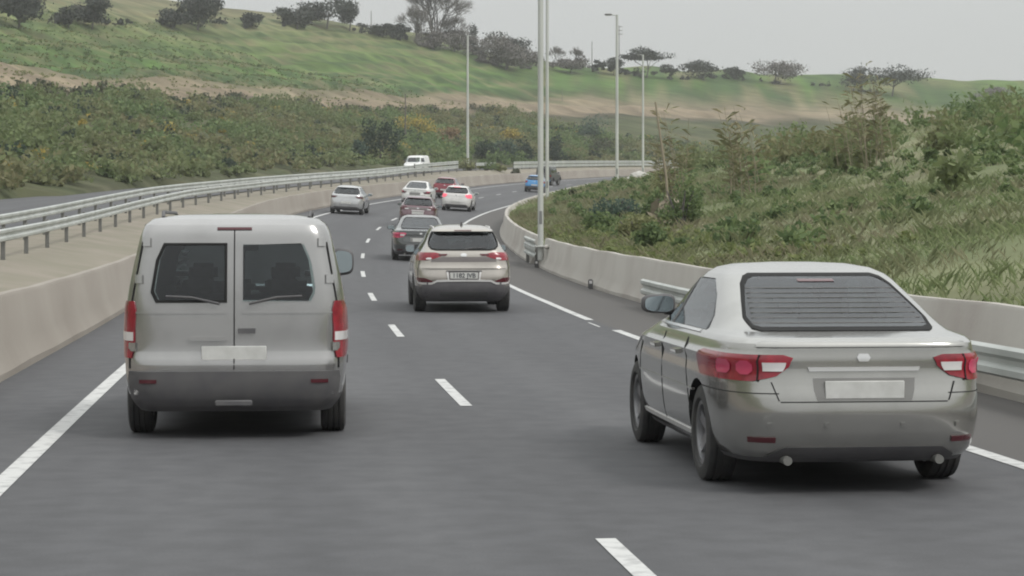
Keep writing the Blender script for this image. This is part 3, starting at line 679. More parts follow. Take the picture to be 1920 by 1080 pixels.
SUV = [(.20, .76, .32, 4.12), (.28, .83, .16, 4.25), (.38, .885, .06, 4.36), (.52, .915, .01, 4.43), (.66, .925, .0, 4.46), (.80, .925, .03, 4.42), (.92, .905, .07, 4.22), (1.02, .875, .085, 3.75),
       (1.09, .85, .10, 3.42), (1.17, .79, .14, 3.15), (1.30, .715, .25, 2.85), (1.42, .655, .36, 2.58), (1.51, .61, .45, 2.38), (1.56, .575, .52, 2.26), (1.60, .51, .66, 2.12), (1.63, .40, .90, 1.98), (1.645, .15, 1.25, 1.7)]
SED = [(.20, .80, .16, 4.36), (.28, .855, .06, 4.48), (.40, .885, .01, 4.55), (.52, .897, .0, 4.58), (.62, .90, .012, 4.57), (.70, .90, .03, 4.54), (.80, .888, .045, 4.36), (.855, .897, .046, 4.15), (.885, .876, .05, 4.0), (.955, .85, .06, 3.62), (.985, .825, .12, 3.45), (1.01, .795, .42, 3.34),
       (1.05, .77, .60, 3.22), (1.16, .71, .90, 2.98), (1.28, .645, 1.22, 2.72), (1.36, .59, 1.45, 2.5), (1.405, .52, 1.68, 2.36), (1.43, .40, 1.95, 2.22), (1.44, .15, 2.05, 2.14)]
HAT = [(.20, .77, .16, 4.0), (.28, .825, .06, 4.1), (.40, .857, .015, 4.16), (.55, .872, .0, 4.18), (.70, .875, .02, 4.12), (.82, .862, .05, 3.9), (.92, .845, .07, 3.52), (1.00, .815, .10, 3.25),
       (1.08, .765, .17, 3.05), (1.20, .69, .31, 2.78), (1.32, .625, .46, 2.5), (1.39, .58, .55, 2.32), (1.43, .52, .68, 2.18), (1.46, .41, .9, 2.0), (1.475, .15, 1.2, 1.7)]
BOX = [(.35, .70, .15, 3.8), (.45, .78, .03, 3.98), (.62, .80, .0, 4.05), (.85, .80, .0, 4.05), (1.02, .80, .0, 3.98), (1.10, .785, .02, 2.95), (1.2, .775, .03, 2.75), (1.72, .70, .10, 2.42), (1.80, .67, .14, 2.34), (1.84, .58, .25, 2.2), (1.855, .2, .7, 1.8)]
VAN = [(.25, .80, .1, 4.7), (.4, .9, .02, 4.85), (.8, .93, .0, 4.9), (1.05, .93, .02, 4.6), (1.18, .91, .03, 4.15), (1.5, .86, .06, 3.85), (1.85, .78, .1, 3.5), (1.95, .70, .16, 3.35), (2.0, .5, .4, 3.1), (2.02, .2, 1, 2.5)]

P = {'suv': paint('champagne_paint', (.43, .40, .362), .35, .34), 'grey': paint('warm_grey_paint', (.40, .395, .375), .6, .27), 'black': paint('charcoal_paint', (.11, .115, .115), .5, .3), 'mauve': paint('mauve_paint', (.17, .105, .12), .35, .36),
     'white': paint('white_paint', (.72, .72, .70), 0, .35, .6), 'white2': paint('warm_white_paint', (.66, .65, .63), .05, .35, .6), 'red': paint('crimson_paint', (.20, .012, .028), .2, .35), 'silver': paint('silver_paint', (.52, .525, .53), .4, .35),
     'blue': paint('azure_paint', (.06, .26, .55), .15, .35), 'jeep': paint('dark_olive_paint', (.06, .065, .06), .1, .5, .3), 'pearl': paint('pearl_grey_paint', (.38, .375, .37), .55, .29)}

def suv_extra(lit_spots=True, plate_txt=None, mod=0):
    def fx(g, B, body):
        sp = rear_patch(B, 'roof_spoiler', [(1.525, -.565, .565), (1.55, -.57, .57), (1.585, -.53, .53)], P['suv'] if mod == 0 else P['pearl'], g, .10, 15, 5, .2)
        rear_patch(B, 'high_brake_light', [(1.535, -.16, .16), (1.552, -.16, .16)], M['darkred'], sp, .106, 7, 3, .0)
        # darker recessed band between the lamps, tailgate lip, plate recess
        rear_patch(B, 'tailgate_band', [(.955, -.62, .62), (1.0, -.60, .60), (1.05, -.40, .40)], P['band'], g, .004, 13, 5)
        lip = rear_patch(B, 'tailgate_lip', [(.835, -.80, .80), (.885, -.815, .815), (.945, -.80, .80)], P['suv'] if mod == 0 else P['pearl'], g, .03, 17, 7)
        b = rear_patch(B, 'badge', [(1.055, -.045, .045), (1.075, -.06, .06), (1.10, -.055, .055), (1.118, -.03, .03)], M['chrome'], g, .014, 5, 5)
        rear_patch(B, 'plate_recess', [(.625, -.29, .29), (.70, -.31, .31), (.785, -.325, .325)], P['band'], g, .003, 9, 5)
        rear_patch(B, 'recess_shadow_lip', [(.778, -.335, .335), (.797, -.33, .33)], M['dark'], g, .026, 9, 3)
        for q in (-1, 1): rear_patch(B, 'plate_surround', [(.615, q * .275, q * .305), (.70, q * .285, q * .315), (.775, q * .295, q * .325)], M['silver_trim'], g, .016, 3, 5)
        # silver line over the black bumper, stepping down round the reflectors
        O, I = [], []
        cn = [(-.985, .66), (-.955, .60), (-.92, .562), (-.85, .552), (-.66, .552), (-.60, .575), (-.55, .60), (-.3, .606), (0, .608)]
        cn = cn + [(-a, b_) for a, b_ in cn[-2::-1]]
        for dz in (-.018, 0, .018):
            O.append([]); I.append([])
            for p_, z in cn:
                w_ = B.sec(z)[0]; x = math.copysign(B.wrap(abs(p_), z + dz)[0], p_); y = B.wrap(abs(p_), z + dz)[1]
                O[-1].append((x * 1.006, y - .022, z + dz)); I[-1].append((x * .98, y + .03, z + dz))
        patch('bumper_trim', O, I, M['silver_trim'], g)
        for sg in (-1, 1): wrap_patch(B, 'bumper_reflector', [(.575, .66, .93), (.60, .63, .97), (.66, .80, 1.0)], sg, M['darkred'], g, .012)
        rear_patch(B, 'lower_bumper', [(.235, -.64, .64), (.26, -.80, .80), (.40, -.86, .86), (.52, -.86, .86), (.585, -.84, .84)], M['bumper'], g, .010, 21, 9)
        rear_patch(B, 'skid_plate', [(.285, -.42, .42), (.36, -.46, .46), (.40, -.44, .44)], P['skid'], g, .022, 9, 4)
        v, f = tube([(.0, 1.62, 1.635), (0, 1.66, 1.64)], .01, 6)
        V = [(-.025, .86, 1.62), (.025, .86, 1.62), (-.022, 1.02, 1.63), (.022, 1.02, 1.63), (-.007, .84, 1.70), (.007, .84, 1.70), (-.006, .90, 1.705), (.006, .90, 1.705)]
        mesh('antenna_fin', V, [(0, 1, 3, 2), (0, 4, 5, 1), (4, 6, 7, 5), (6, 2, 3, 7), (0, 2, 6, 4), (1, 5, 7, 3)], M['dark'], g)
        # rear wiper and lamp reflectors
        v, f = tube([(.02, B.rear(0, 1.19) - .022, 1.19), (.2, B.rear(.2, 1.215) - .02, 1.215), (.42, B.rear(.42, 1.222) - .018, 1.222)], .012, 6); mesh('rear_wiper', v, f, M['dark'], g)
        for sg in (-1, 1):
            wrap_patch(B, 'lamp_reflector', [(1.005, .70, .80), (1.022, .69, .81), (1.037, .71, .77)], sg, M['clear'], g, .020, 5, 4)
            v, f = tube([(sg * .535, .80, 1.575), (sg * .54, .95, 1.605), (sg * .545, 1.9, 1.612), (sg * .53, 2.2, 1.56)], .014, 6); mesh('roof_rail', v, f, M['silver_trim'], g)
            side_patch(B, 'door_handle', [(.90, 1.85, 2.05), (.93, 1.85, 2.05)], sg, P['suv'] if mod == 0 else P['pearl'], g, .025, 5, 3)
            side_patch(B, 'door_gap', [(.36, 1.42, 1.432), (.95, 1.22, 1.232)], sg, M['arch'], g, .003, 2, 8); side_patch(B, 'door_gap', [(.36, 2.32, 2.332), (1.05, 2.30, 2.312)], sg, M['arch'], g, .003, 2, 8)
            side_patch(B, 'tailgate_gap', [(.62, .2, .21), (.98, .26, .27)], sg, M['arch'], g, .003, 2, 6)
        rear_patch(B, 'tailgate_gap', [(.612, -.60, .60), (.622, -.60, .60)], M['arch'], g, .004, 9, 2)
        if plate_txt:
            y = B.rear(0, .70); p = bbox('number_plate', (.0, y - .026, .70), (.52, .022, .115), M['plate'], g, .004, 1); text_mesh(plate_txt, .118, M['ink'], p, (0, y - .039, .70))
    return fx
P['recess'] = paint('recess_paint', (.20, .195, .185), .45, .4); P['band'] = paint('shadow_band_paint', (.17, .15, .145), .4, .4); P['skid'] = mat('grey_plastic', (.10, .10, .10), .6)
suvwin = [(1.185, -.50, .50), (1.205, -.60, .60), (1.25, -.648, .648), (1.32, -.655, .655), (1.40, -.63, .63), (1.47, -.60, .60), (1.515, -.572, .572)]
suvside = [[(1.07, .95, 3.25), (1.15, .55, 3.0), (1.30, .62, 2.7), (1.42, .72, 2.45), (1.47, .85, 2.3)]]
suvl = [('tail_light', [(.985, .80, 1.12), (1.02, .62, 1.2), (1.06, .50, 1.25), (1.10, .46, 1.25), (1.135, .66, 1.2)], M['red']), ('tail_light_tip', [(1.07, .40, .56), (1.09, .37, .56), (1.108, .36, .56)], M['darkred'], .014)]
car('suv', 'champagne SUV with a wide rear window, centre of the right lane', 'suv', SUV, P['suv'], 41.0, -.90, dh=.012, zc=.50, axles=(.88, 3.55), wr=.345, ww=.23, win=suvwin, lights=suvl, sidewin=suvside,
    wind=[(1.14, -.70, .70), (1.48, -.52, .52)], mir=(2.75, 1.15, (.20, .13, .18), .05), mirm=M['dark'], extra=suv_extra(True, '1182 JVB'), nr=8)
CVAN = [(.22, .80, .14, 4.1), (.30, .86, .05, 4.22), (.42, .90, .0, 4.33), (.60, .915, -.01, 4.36), (.72, .92, .02, 4.32), (.90, .92, .03, 4.05), (1.0, .915, .035, 3.7), (1.08, .905, .04, 3.45), (1.2, .885, .05, 3.2), (1.5, .82, .085, 2.75), (1.66, .78, .11, 2.5), (1.74, .745, .14, 2.36), (1.79, .68, .22, 2.24), (1.82, .52, .45, 2.1), (1.835, .2, 1.0, 1.7)]
def cvan_extra(g, B, body):
    rear_patch(B, 'rear_bumper', [(.26, -.74, .74), (.34, -.84, .84), (.50, -.86, .86), (.555, -.85, .85)], M['dark'], g, .03, 17, 6)
    rear_patch(B, 'door_gap', [(.57, -.005, .005), (1.72, -.005, .005)], M['arch'], g, .004, 2, 16)
    rear_patch(B, 'door_handle', [(.86, .03, .17), (.90, .03, .17)], M['dark'], g, .03, 4, 3)
    rear_patch(B, 'plate_lamp_bar', [(.80, -.36, -.06), (.83, -.36, -.06)], P['pearl'], g, .03, 5, 3)
    rear_patch(B, 'rear_window', [(1.12, .07, .62), (1.2, .07, .66), (1.45, .07, .62), (1.58, .07, .56)], M['glass'], g, .010, 9, 9)
    for sg in (-1, 1):
        v, f = tube([(sg * .12, B.rear(.12, 1.10) - .03, 1.10), (sg * .34, B.rear(.34, 1.15) - .022, 1.15), (sg * .55, B.rear(.55, 1.16) - .02, 1.16)], .011, 6); mesh('rear_wiper', v, f, M['dark'], g)
        rear_patch(B, 'panel_crease', [(1.02, sg * .07, sg * .80), (1.032, sg * .07, sg * .80)], P['pearl'], g, .010, 9, 2)
        rear_patch(B, 'bumper_reflector', [(.46, sg * .62, sg * .76), (.49, sg * .62, sg * .76)], M['darkred'], g, .036, 4, 3)
        rear_patch(B, 'door_gap', [(.575, sg * .845, sg * .852), (1.0, sg * .85, sg * .857), (1.6, sg * .745, sg * .752)], M['arch'], g, .004, 2, 12)
        side_patch(B, 'roof_gutter', [(1.735, .4, 2.4), (1.745, .4, 2.4)], sg, M['dark'], g, .006, 9, 2)
        v, f = tube([(sg * .60, .45, 1.80), (sg * .61, .6, 1.845), (sg * .61, 2.0, 1.845), (sg * .60, 2.15, 1.79)], .016, 6); mesh('roof_rail', v, f, M['dark'], g)
    bbox('tow_plate', (0, -.05, .30), (.3, .04, .05), M['dark'], g, .01, 1)
    rear_patch(B, 'high_brake_light', [(1.70, -.14, .14), (1.72, -.14, .14)], M['darkred'], g, .012, 5, 3)
    for sg in (-1, 1):
        for z in (.75, 1.3, 1.6): rear_patch(B, 'hinge', [(z - .035, sg * (B.sec(z)[0] * .93 - .06), sg * (B.sec(z)[0] * .93)), (z + .035, sg * (B.sec(z)[0] * .93 - .06), sg * (B.sec(z)[0] * .93))], P['pearl'], g, .02, 3, 3)
        side_patch(B, 'side_moulding', [(.55, 1.1, 3.2), (.62, 1.1, 3.2)], sg, M['dark'], g, .012, 9, 3)
        side_patch(B, 'door_gap', [(.34, 2.35, 2.36), (1.1, 2.3, 2.31)], sg, M['arch'], g, .003, 2, 8)
car('van', 'pearl grey compact van with tall black wing mirrors, nearest in the left lane', 'van', CVAN, P['pearl'], 17.7, -2.25, dh=.026, zc=.36, axles=(.82, 3.5), wr=.325, ww=.21, win=[(1.12, -.62, -.07), (1.2, -.66, -.07), (1.45, -.62, -.07), (1.58, -.56, -.07)],
    lights=[('tail_light', [(.66, .90, 1.0), (.75, .87, 1.12), (1.05, .87, 1.12), (1.12, .90, 1.0)], M['red']), ('indicator_lens', [(.80, .88, 1.1), (.87, .88, 1.1)], M['clear'], .016)], sidewin=[[(1.12, 2.35, 3.2), (1.5, 2.35, 2.7)]],
    wind=[(1.14, -.75, .75), (1.68, -.62, .62)], mir=(2.85, 1.39, (.20, .13, .28), .22), mirm=M['dark'], extra=cvan_extra, nr=11, plate=(.70, .26, .057, None))

def sed_extra(col_, dark_low=True, chrome=True, lit=None):
    def fx(g, B, body):
        rear_patch(B, 'boot_gap', [(.60, -.55, .55), (.607, -.55, .55)], M['arch'], g, .004, 9, 2)
        rear_patch(B, 'plate_recess', [(.612, -.31, .31), (.68, -.33, .33), (.755, -.335, .335)], P['recess'], g, .004, 9, 5)
        for sg in (-1, 1):
            rear_patch(B, 'boot_gap', [(.61, sg * .555, sg * .563), (.73, sg * .60, sg * .608)], M['arch'], g, .004, 2, 6)
            rear_patch(B, 'bumper_reflector', [(.34, sg * .58, sg * .74), (.375, sg * .58, sg * .745)], M['darkred'], g, .010, 5, 3)
            wrap_patch(B, 'reversing_lens', [(.80, .60, .74), (.83, .58, .74), (.855, .57, .74)], sg, M['clear'], g, .018, 5, 3)
            wrap_patch(B, 'lamp_bowl', [(.775, .83, .87), (.80, .805, .895), (.84, .805, .895), (.865, .83, .87)], sg, M['pinkred'], g, .018, 5, 5)
            wrap_patch(B, 'lamp_bowl', [(.775, .95, 1.03), (.80, .93, 1.05), (.84, .93, 1.05), (.865, .95, 1.03)], sg, M['pinkred'], g, .018, 5, 5)
            wrap_patch(B, 'lamp_divider', [(.735, .765, .775), (.905, .765, .775)], sg, M['arch'], g, .016, 2, 5)
            wrap_patch(B, 'bumper_gap', [(.655, .62, 1.25), (.661, .62, 1.25)], sg, M['arch'], g, .003, 12, 2)
            for xq in (.25, .62): rear_patch(B, 'parking_sensor', [(.44, sg * xq - .015, sg * xq + .015), (.47, sg * xq - .015, sg * xq + .015)], col_, g, .010, 3, 3)
        rear_patch(B, 'diffuser', [(.215, -.60, .60), (.25, -.62, .62), (.31, -.52, .52)], M['dark'], g, .012, 11, 4)
        rear_patch(B, 'boot_lip', [(.955, -.70, .70), (.985, -.68, .68), (.992, -.66, .66)], col_, g, .03, 13, 4)
        if dark_low: rear_patch(B, 'lower_bumper', [(.22, -.62, .62), (.30, -.70, .70), (.38, -.66, .66)], M['dark'], g, .008, 13, 5)
        if chrome: rear_patch(B, 'boot_trim', [(.80, -.36, .36), (.825, -.37, .37)], M['chrome'], g, .014, 9, 3)
        rear_patch(B, 'badge', [(.86, -.03, .03), (.885, -.045, .045), (.91, -.03, .03)], M['chrome'], g, .012, 5, 4)
        for sg in (-1, 1):
            side_patch(B, 'door_gap', [(.30, 2.36, 2.37), (.95, 2.40, 2.41)], sg, M['arch'], g, .003, 2, 8); side_patch(B, 'door_gap', [(.30, 3.42, 3.43), (.92, 3.36, 3.37)], sg, M['arch'], g, .003, 2, 8)
            side_patch(B, 'door_gap', [(.45, 1.30, 1.31), (.95, 1.52, 1.53)], sg, M['arch'], g, .003, 2, 8)
            for ya in (1.72, 2.58): side_patch(B, 'door_handle', [(.82, ya, ya + .2), (.85, ya, ya + .2)], sg, col_, g, .03, 5, 3)
            side_patch(B, 'sill_trim', [(.275, 1.25, 3.35), (.31, 1.25, 3.35)], sg, M['silver_trim'] if chrome else M['dark'], g, .010, 9, 3)
            v, f = tube([(sg * .50, .03, .225), (sg * .50, .25, .225)], .03, 10); mesh('exhaust_pipe', v, f, M['steel_dark'], g)
            side_patch(B, 'door_pillar', [(1.02, 2.36, 2.44), (1.35, 2.30, 2.37)], sg, M['dark'], g, .009, 3, 6)
            side_patch(B, 'window_trim', [(1.0, 1.25, 3.2), (1.015, 1.25, 3.17)], sg, M['chrome'] if chrome else M['dark'], g, .010, 9, 3)
            side_patch(B, 'fuel_flap' if sg > 0 else 'side_crease', [(.70, .75, .95), (.83, .75, .95)] if sg > 0 else [(.60, 1.2, 3.4), (.615, 1.2, 3.4)], sg, col_, g, .004, 5, 4)
    return fx
sedwin = [(1.032, -.56, .56), (1.045, -.605, .605), (1.10, -.62, .62), (1.20, -.575, .575), (1.30, -.525, .525), (1.345, -.48, .48), (1.362, -.43, .43)]
sedside = [[(1.02, 1.15, 3.28), (1.12, 1.2, 3.0), (1.25, 1.45, 2.72), (1.35, 1.75, 2.45)]]
sedl = lambda m_: [('tail_light', [(.735, .80, 1.25), (.77, .64, 1.3), (.83, .55, 1.35), (.885, .52, 1.35), (.905, .60, 1.3)], m_)]
sedwind = [(1.03, -.72, .72), (1.36, -.5, .5)]
car('saloon', 'charcoal saloon with pale rear window, half hidden behind the champagne SUV', 'car', SED, P['black'], 69.6, -2.92, zc=.30, axles=(1.0, 3.65), win=sedwin, lights=sedl(M['pinkred']), plate=(.68, .26, .057, None), sidewin=sedside, wind=sedwind, winoff=.022,
    mir=(3.1, .98), extra=sed_extra(P['black'], True, False))
car('saloon', 'white saloon with dark tail lights in the left lane, beyond the mauve hatchback', 'car', SED, P['white'], 134, -6.0, zc=.24, axles=(1.0, 3.65), win=sedwin, lights=[('tail_light', [(.70, .66, 1.1), (.76, .60, 1.2), (.84, .56, 1.2)], M['darkred'])], plate=(.80, .24, .05, None),
    sidewin=sedside, wind=sedwind, winoff=.022, mir=(3.1, .98), extra=sed_extra(P['white'], True, False))
GRY = [(z * 1.02, w_ * 1.0, a, b) for z, w_, a, b in SED]
def grey_extra(g, B, body):
    sed_extra(P['grey'], False, True)(g, B, body)
    for k in range(8):
        z = 1.085 + k * .031; hw = .60 - (z - 1.06) * .32
        rear_patch(B, 'heater_line', [(z, -hw, hw), (z + .0016, -hw, hw)], M['heater'], g, .030, 9, 2, .0)
    rear_patch(B, 'high_brake_light', [(1.345, -.13, .13), (1.362, -.13, .13)], M['darkred'], g, .034, 5, 3, .0)
car('saloon', 'warm grey saloon cut by the right edge, its left front wheel and mirror showing', 'car', GRY, P['grey'], 14.05, 2.27, dh=-.0, zc=.235, axles=(1.02, 3.68), wr=.33, ww=.215, win=[(z * 1.02, a, b) for z, a, b in sedwin], lights=sedl(M['red']), plate=(.68, .26, .057, None), sidewin=sedside, winoff=.022,
    wind=sedwind, mir=(2.98, 1.13, (.265, .12, .165), .10, .07), mirm=M['dark'], extra=grey_extra, archk=1.1)

def hat_extra(col_, band=None, plate_bar=False, lit=False, skirt=True):
    def fx(g, B, body):
        rear_patch(B, 'roof_spoiler', [(1.375, -.53, .53), (1.395, -.53, .53), (1.425, -.48, .48)], col_, g, .09, 13, 4, .15)
        if lit: rear_patch(B, 'high_brake_light', [(1.38, -.20, .20), (1.40, -.20, .20)], M['brake'], g, .096, 7, 3, .0)
        if band: rear_patch(B, 'tailgate_band', [(.86, -.52, .52), (.92, -.54, .54), (.95, -.5, .5)], band, g, .006, 11, 4)
        rear_patch(B, 'badge', [(.885, -.035, .035), (.915, -.05, .05), (.945, -.035, .035)], M['chrome'], g, .016, 5, 4)
        if plate_bar: rear_patch(B, 'plate_bar', [(.79, -.29, .29), (.825, -.30, .30)], M['silver_trim'], g, .022, 7, 3)
        if skirt: rear_patch(B, 'lower_bumper', [(.215, -.55, .55), (.27, -.72, .72), (.36, -.66, .66), (.40, -.56, .56)], M['dark'], g, .010, 13, 5)
        v, f = tube([(.0, B.rear(0, 1.09) - .02, 1.09), (.3, B.rear(.3, 1.12) - .018, 1.12)], .012, 6); mesh('rear_wiper', v, f, M['dark'], g)
        for sg in (-1, 1):
            side_patch(B, 'door_gap', [(.32, 1.95, 1.96), (.95, 2.0, 2.01)], sg, M['arch'], g, .003, 2, 6)
            side_patch(B, 'door_handle', [(.84, 2.15, 2.33), (.87, 2.15, 2.33)], sg, col_, g, .02, 4, 3)
    return fx
hatwin = [(1.055, -.60, .60), (1.10, -.655, .655), (1.20, -.625, .625), (1.30, -.565, .565), (1.36, -.52, .52)]
hatside = [[(1.02, .9, 3.1), (1.12, .55, 2.85), (1.25, .7, 2.55), (1.36, .85, 2.25)]]
hatwind = [(1.05, -.7, .7), (1.38, -.5, .5)]
hk = dict(axles=(.78, 3.35), win=hatwin, sidewin=hatside, wind=hatwind, mir=(2.85, .99), wr=.32)
car('hatchback', 'mauve hatchback with a white number plate, just ahead of the charcoal saloon', 'car', HAT, P['mauve'], 100.5, -4.38, zc=.30, lights=[('tail_light', [(.84, .60, 1.15), (.90, .56, 1.2), (.96, .60, 1.2), (1.0, .72, 1.1)], M['darkred']), ('indicator_lens', [(.86, .52, .70), (.90, .50, .70)], M['clear'], .02)],
    plate=(.70, .27, .06, None), extra=hat_extra(P['mauve'], P['band'], True), **hk)
car('hatchback', 'white hatchback braking with lit red lights, alone in the right lane', 'car', HAT, P['white2'], 127, -3.3, zc=.24, lights=[('brake_light', [(.78, .78, 1.2), (.86, .66, 1.3), (.94, .62, 1.3), (.99, .72, 1.2)], M['brake'])],
    plate=(.56, .26, .055, None), extra=hat_extra(P['white2'], None, False, True), **hk)
car('hatchback', 'crimson hatchback partly hidden between the two white cars', 'car', HAT, P['red'], 152, -4.75, zc=.28, lights=[('tail_light', [(.80, .66, 1.2), (.90, .60, 1.2), (.96, .64, 1.2)], M['red'])],
    plate=(.60, .26, .055, None), extra=hat_extra(P['red'], None, False), **hk)
car('hatchback', 'silver hatchback farthest left in the left lane, beside the median barrier', 'car', HAT, P['silver'], 113, -8.62, zc=.30, lights=[('tail_light', [(.84, .70, 1.05), (.90, .60, 1.1), (.94, .52, 1.1)], M['darkred'])],
    plate=(.60, .26, .055, None), extra=hat_extra(P['silver'], None, False), **hk)
car('hatchback', 'bright blue hatchback on the bend, behind the lamp posts', 'car', HAT, P['blue'], 186, 1.85, zc=.52, lights=[('tail_light', [(.80, .74, 1.2), (.90, .68, 1.2), (.98, .70, 1.2)], M['red'])],
    plate=(.62, .26, .055, None), extra=hat_extra(P['blue'], None, False), **hk)
def jeep_extra(g, B, body):
    wo = wheel(g, .0, -.14, .36, .22, 1); wo.name = 'spare_wheel'; wo.rotation_euler = (0, 0, -math.pi / 2); wo.location = (.1, -.13, .98)
    rear_patch(B, 'bumper', [(.46, -.74, .74), (.60, -.75, .75)], M['dark'], g, .09, 9, 3)
    for sg in (-1, 1):
        for ya in (.72, 3.2):
            v, f = [], []
            A = [(math.cos(a), math.sin(a)) for a in np.linspace(.15, math.pi - .15, 12)]
            for xx in (.70, .90):
                for rr in (.42, .46): v += [(sg * xx, ya + c * rr, .37 + s_ * rr) for c, s_ in A]
            n = 12; f = [(a * n + k, a * n + k + 1, b * n + k + 1, b * n + k) for a, b in ((0, 1), (1, 3), (3, 2), (2, 0)) for k in range(n - 1)]
            mesh('wheel_flare', v, f, M['dark'], g)
car('off_roader', 'dark boxy off-roader rounding the bend beyond the blue hatchback', 'off-roader', BOX, P['jeep'], 215, 3.0, dh=.12, zc=.46, axles=(.72, 3.2), wr=.37, ww=.24, nr=14, nf=8, win=[(1.22, -.58, .58), (1.62, -.52, .52)],
    lights=[('tail_light', [(.86, .84, .97), (1.0, .84, .97)], M['red'], .03)], sidewin=[[(1.2, .3, 1.2), (1.62, .35, 1.2)], [(1.2, 1.35, 2.5), (1.62, 1.35, 2.3)]], wind=[(1.14, -.66, .66), (1.68, -.58, .58)], mir=(2.55, 1.22, (.2, .1, .2), .06), mirm=M['clear'], extra=jeep_extra, head=False)
car('van', 'white van on the far carriageway, only its roof over the rail', 'van', [(z * .80, a, b, c) for z, a, b, c in VAN], P['white'], 213, -8.8, zc=.4, axles=(.9, 3.95), wr=.33, nr=10, nf=5, flip=True, surf=lambda s, u: zmed(s, u) + .03, wind=[(.98, -.78, .78), (1.42, -.66, .66)],
    sidewin=[[(.98, 2.9, 3.9), (1.36, 2.9, 3.55)]], mir=(3.75, 1.15, (.18, .1, .2), .04), mirm=M['dark'], win=[(1.0, -.6, .6), (1.42, -.55, .55)], lights=[('tail_light', [(.6, .86, 1.0), (1.0, .86, 1.0)], M['red'])])

# ------------------------------------------------------------------ vegetation
def on_hill(px, py):
    """ground point of the far slope on the line of sight through a picture point"""
    Ys = np.arange(225, 560, 1.0); X = (px - CX) * Ys / F; Z = HC - (py - CY) * Ys / F; s, u = nearest(X, Ys); g = zhill(X, Ys, s, u)
    ok = np.where((g >= Z) & (u < -19.5))[0]; k = ok[0] if len(ok) else int(np.argmin(np.abs(np.where(u < -19.5, g - Z, 1e9))))
    return Vector((X[k], Ys[k], g[k]))
def leafq(P_, size, r, asp=1.0, up=0.0):
    n = len(P_); a = r.normal(size=(n, 3)); a[:, 2] += up; a /= np.linalg.norm(a, axis=1)[:, None]
    b = np.cross(a, r.normal(size=(n, 3))); b /= np.linalg.norm(b, axis=1)[:, None] + 1e-9
    sz = size * r.uniform(.6, 1.3, (n, 1)); A = a * sz * asp; Bv = b * sz * .62
    return np.stack([P_ - A * .5, P_ + Bv * .5 - A * .1, P_ + A * .5, P_ - Bv * .5 - A * .1], 1).reshape(-1, 3)
def lobes(n, rx, ry, rz, nl, r, hollow=.55, flat=0, z0=0.0, core=.62):
    """leaf positions in a lumpy crown made of nl overlapping lobes"""
    c = r.normal(size=(nl, 3)); c /= np.linalg.norm(c, axis=1)[:, None]; c *= r.uniform(.25, core, (nl, 1)); lr = r.uniform(.28, .5, nl)
    k = r.integers(0, nl, n); d = r.normal(size=(n, 3)); d /= np.linalg.norm(d, axis=1)[:, None]
    q = c[k] + d * (lr[k] * (hollow + (1 - hollow) * r.random(n)))[:, None]
    q[:, 2] = np.where(q[:, 2] < -flat, -flat + (q[:, 2] + flat) * .25, q[:, 2])
    q += r.normal(size=q.shape) * (.035 + .09 * (r.random((n, 1)) < .2))
    return q * np.array((rx, ry, rz)) + np.array((0, 0, z0))
G_ = {'dark': leafmat('dark_shrub_leaves', [(0.027, 0.045, 0.034), (0.048, 0.073, 0.050), (0.069, 0.098, 0.062)]), 'green': leafmat('shrub_leaves', [(0.085, 0.128, 0.060), (0.145, 0.204, 0.085), (0.204, 0.255, 0.111)]),
      'teal': leafmat('blue_green_leaves', [(0.053, 0.090, 0.075), (0.083, 0.128, 0.098), (0.128, 0.173, 0.128)]), 'yellow': leafmat('yellow_flowering_leaves', [(0.204, 0.204, 0.068), (0.408, 0.323, 0.085), (0.544, 0.425, 0.119), (0.153, 0.170, 0.068)]),
      'rust': leafmat('rusty_dry_leaves', [(0.240, 0.165, 0.098), (0.330, 0.225, 0.135), (0.195, 0.165, 0.090)]), 'olive': leafmat('olive_leaves', [(0.144, 0.160, 0.072), (0.224, 0.240, 0.112), (0.288, 0.288, 0.152)]),
      'pine': leafmat('pine_needles', [(0.030, 0.036, 0.032), (0.045, 0.052, 0.045), (0.060, 0.068, 0.058)], trans=.1), 'twig': leafmat('bare_twigs', [(0.144, 0.131, 0.125), (0.188, 0.173, 0.163), (0.112, 0.104, 0.100)], trans=0),
      'scrub': leafmat('scrub_leaves', [(.10, .155, .065), (.155, .22, .09), (.21, .265, .115)], patch=[(.18, .18, .09), (.24, .225, .12), (.15, .19, .08)], pscale=.05),
      'scrubdark': leafmat('dark_scrub_leaves', [(0.056, 0.077, 0.046), (0.084, 0.098, 0.059), (0.112, 0.105, 0.070)]),
      'grass': leafmat('verge_grass', [(.25, .315, .15), (.31, .37, .19), (.38, .42, .24)], trans=.55, patch=[(.34, .32, .21), (.40, .37, .26), (.29, .31, .18)], pscale=.13),
      'weed': leafmat('bright_weed_leaves', [(.15, .185, .075), (.20, .235, .095), (.26, .28, .125)]), 'cane': leafmat('cane_leaves', [(.22, .23, .12), (.32, .31, .18), (.42, .37, .25)])}
seedc = [100]
def shrub(name, label, pos, rx, rz, n, leaf, m, group, nl=7, stem=True, flat=.15, ry=None):
    seedc[0] += 1; r = np.random.default_rng(seedc[0])
    g = thing(name, label, 'shrub', tuple(pos), group)
    raw('foliage', leafq(lobes(n, rx, ry or rx, rz, nl, r, flat=flat, z0=rz * .55), leaf, r), 4, m, g)
    if stem:
        parts = []
        for k in range(4):
            a = r.uniform(0, 6.28); parts.append(tube([(0, 0, -.3), (math.cos(a) * rx * .2, math.sin(a) * rx * .2, rz * .45), (math.cos(a) * rx * .45, math.sin(a) * rx * .45, rz * .95)], [.07, .05, .015], 5))
        mesh('stem', *merge(*parts), M['bark'], g)
    return g
HG = 'shrubs on the slope behind the bend'
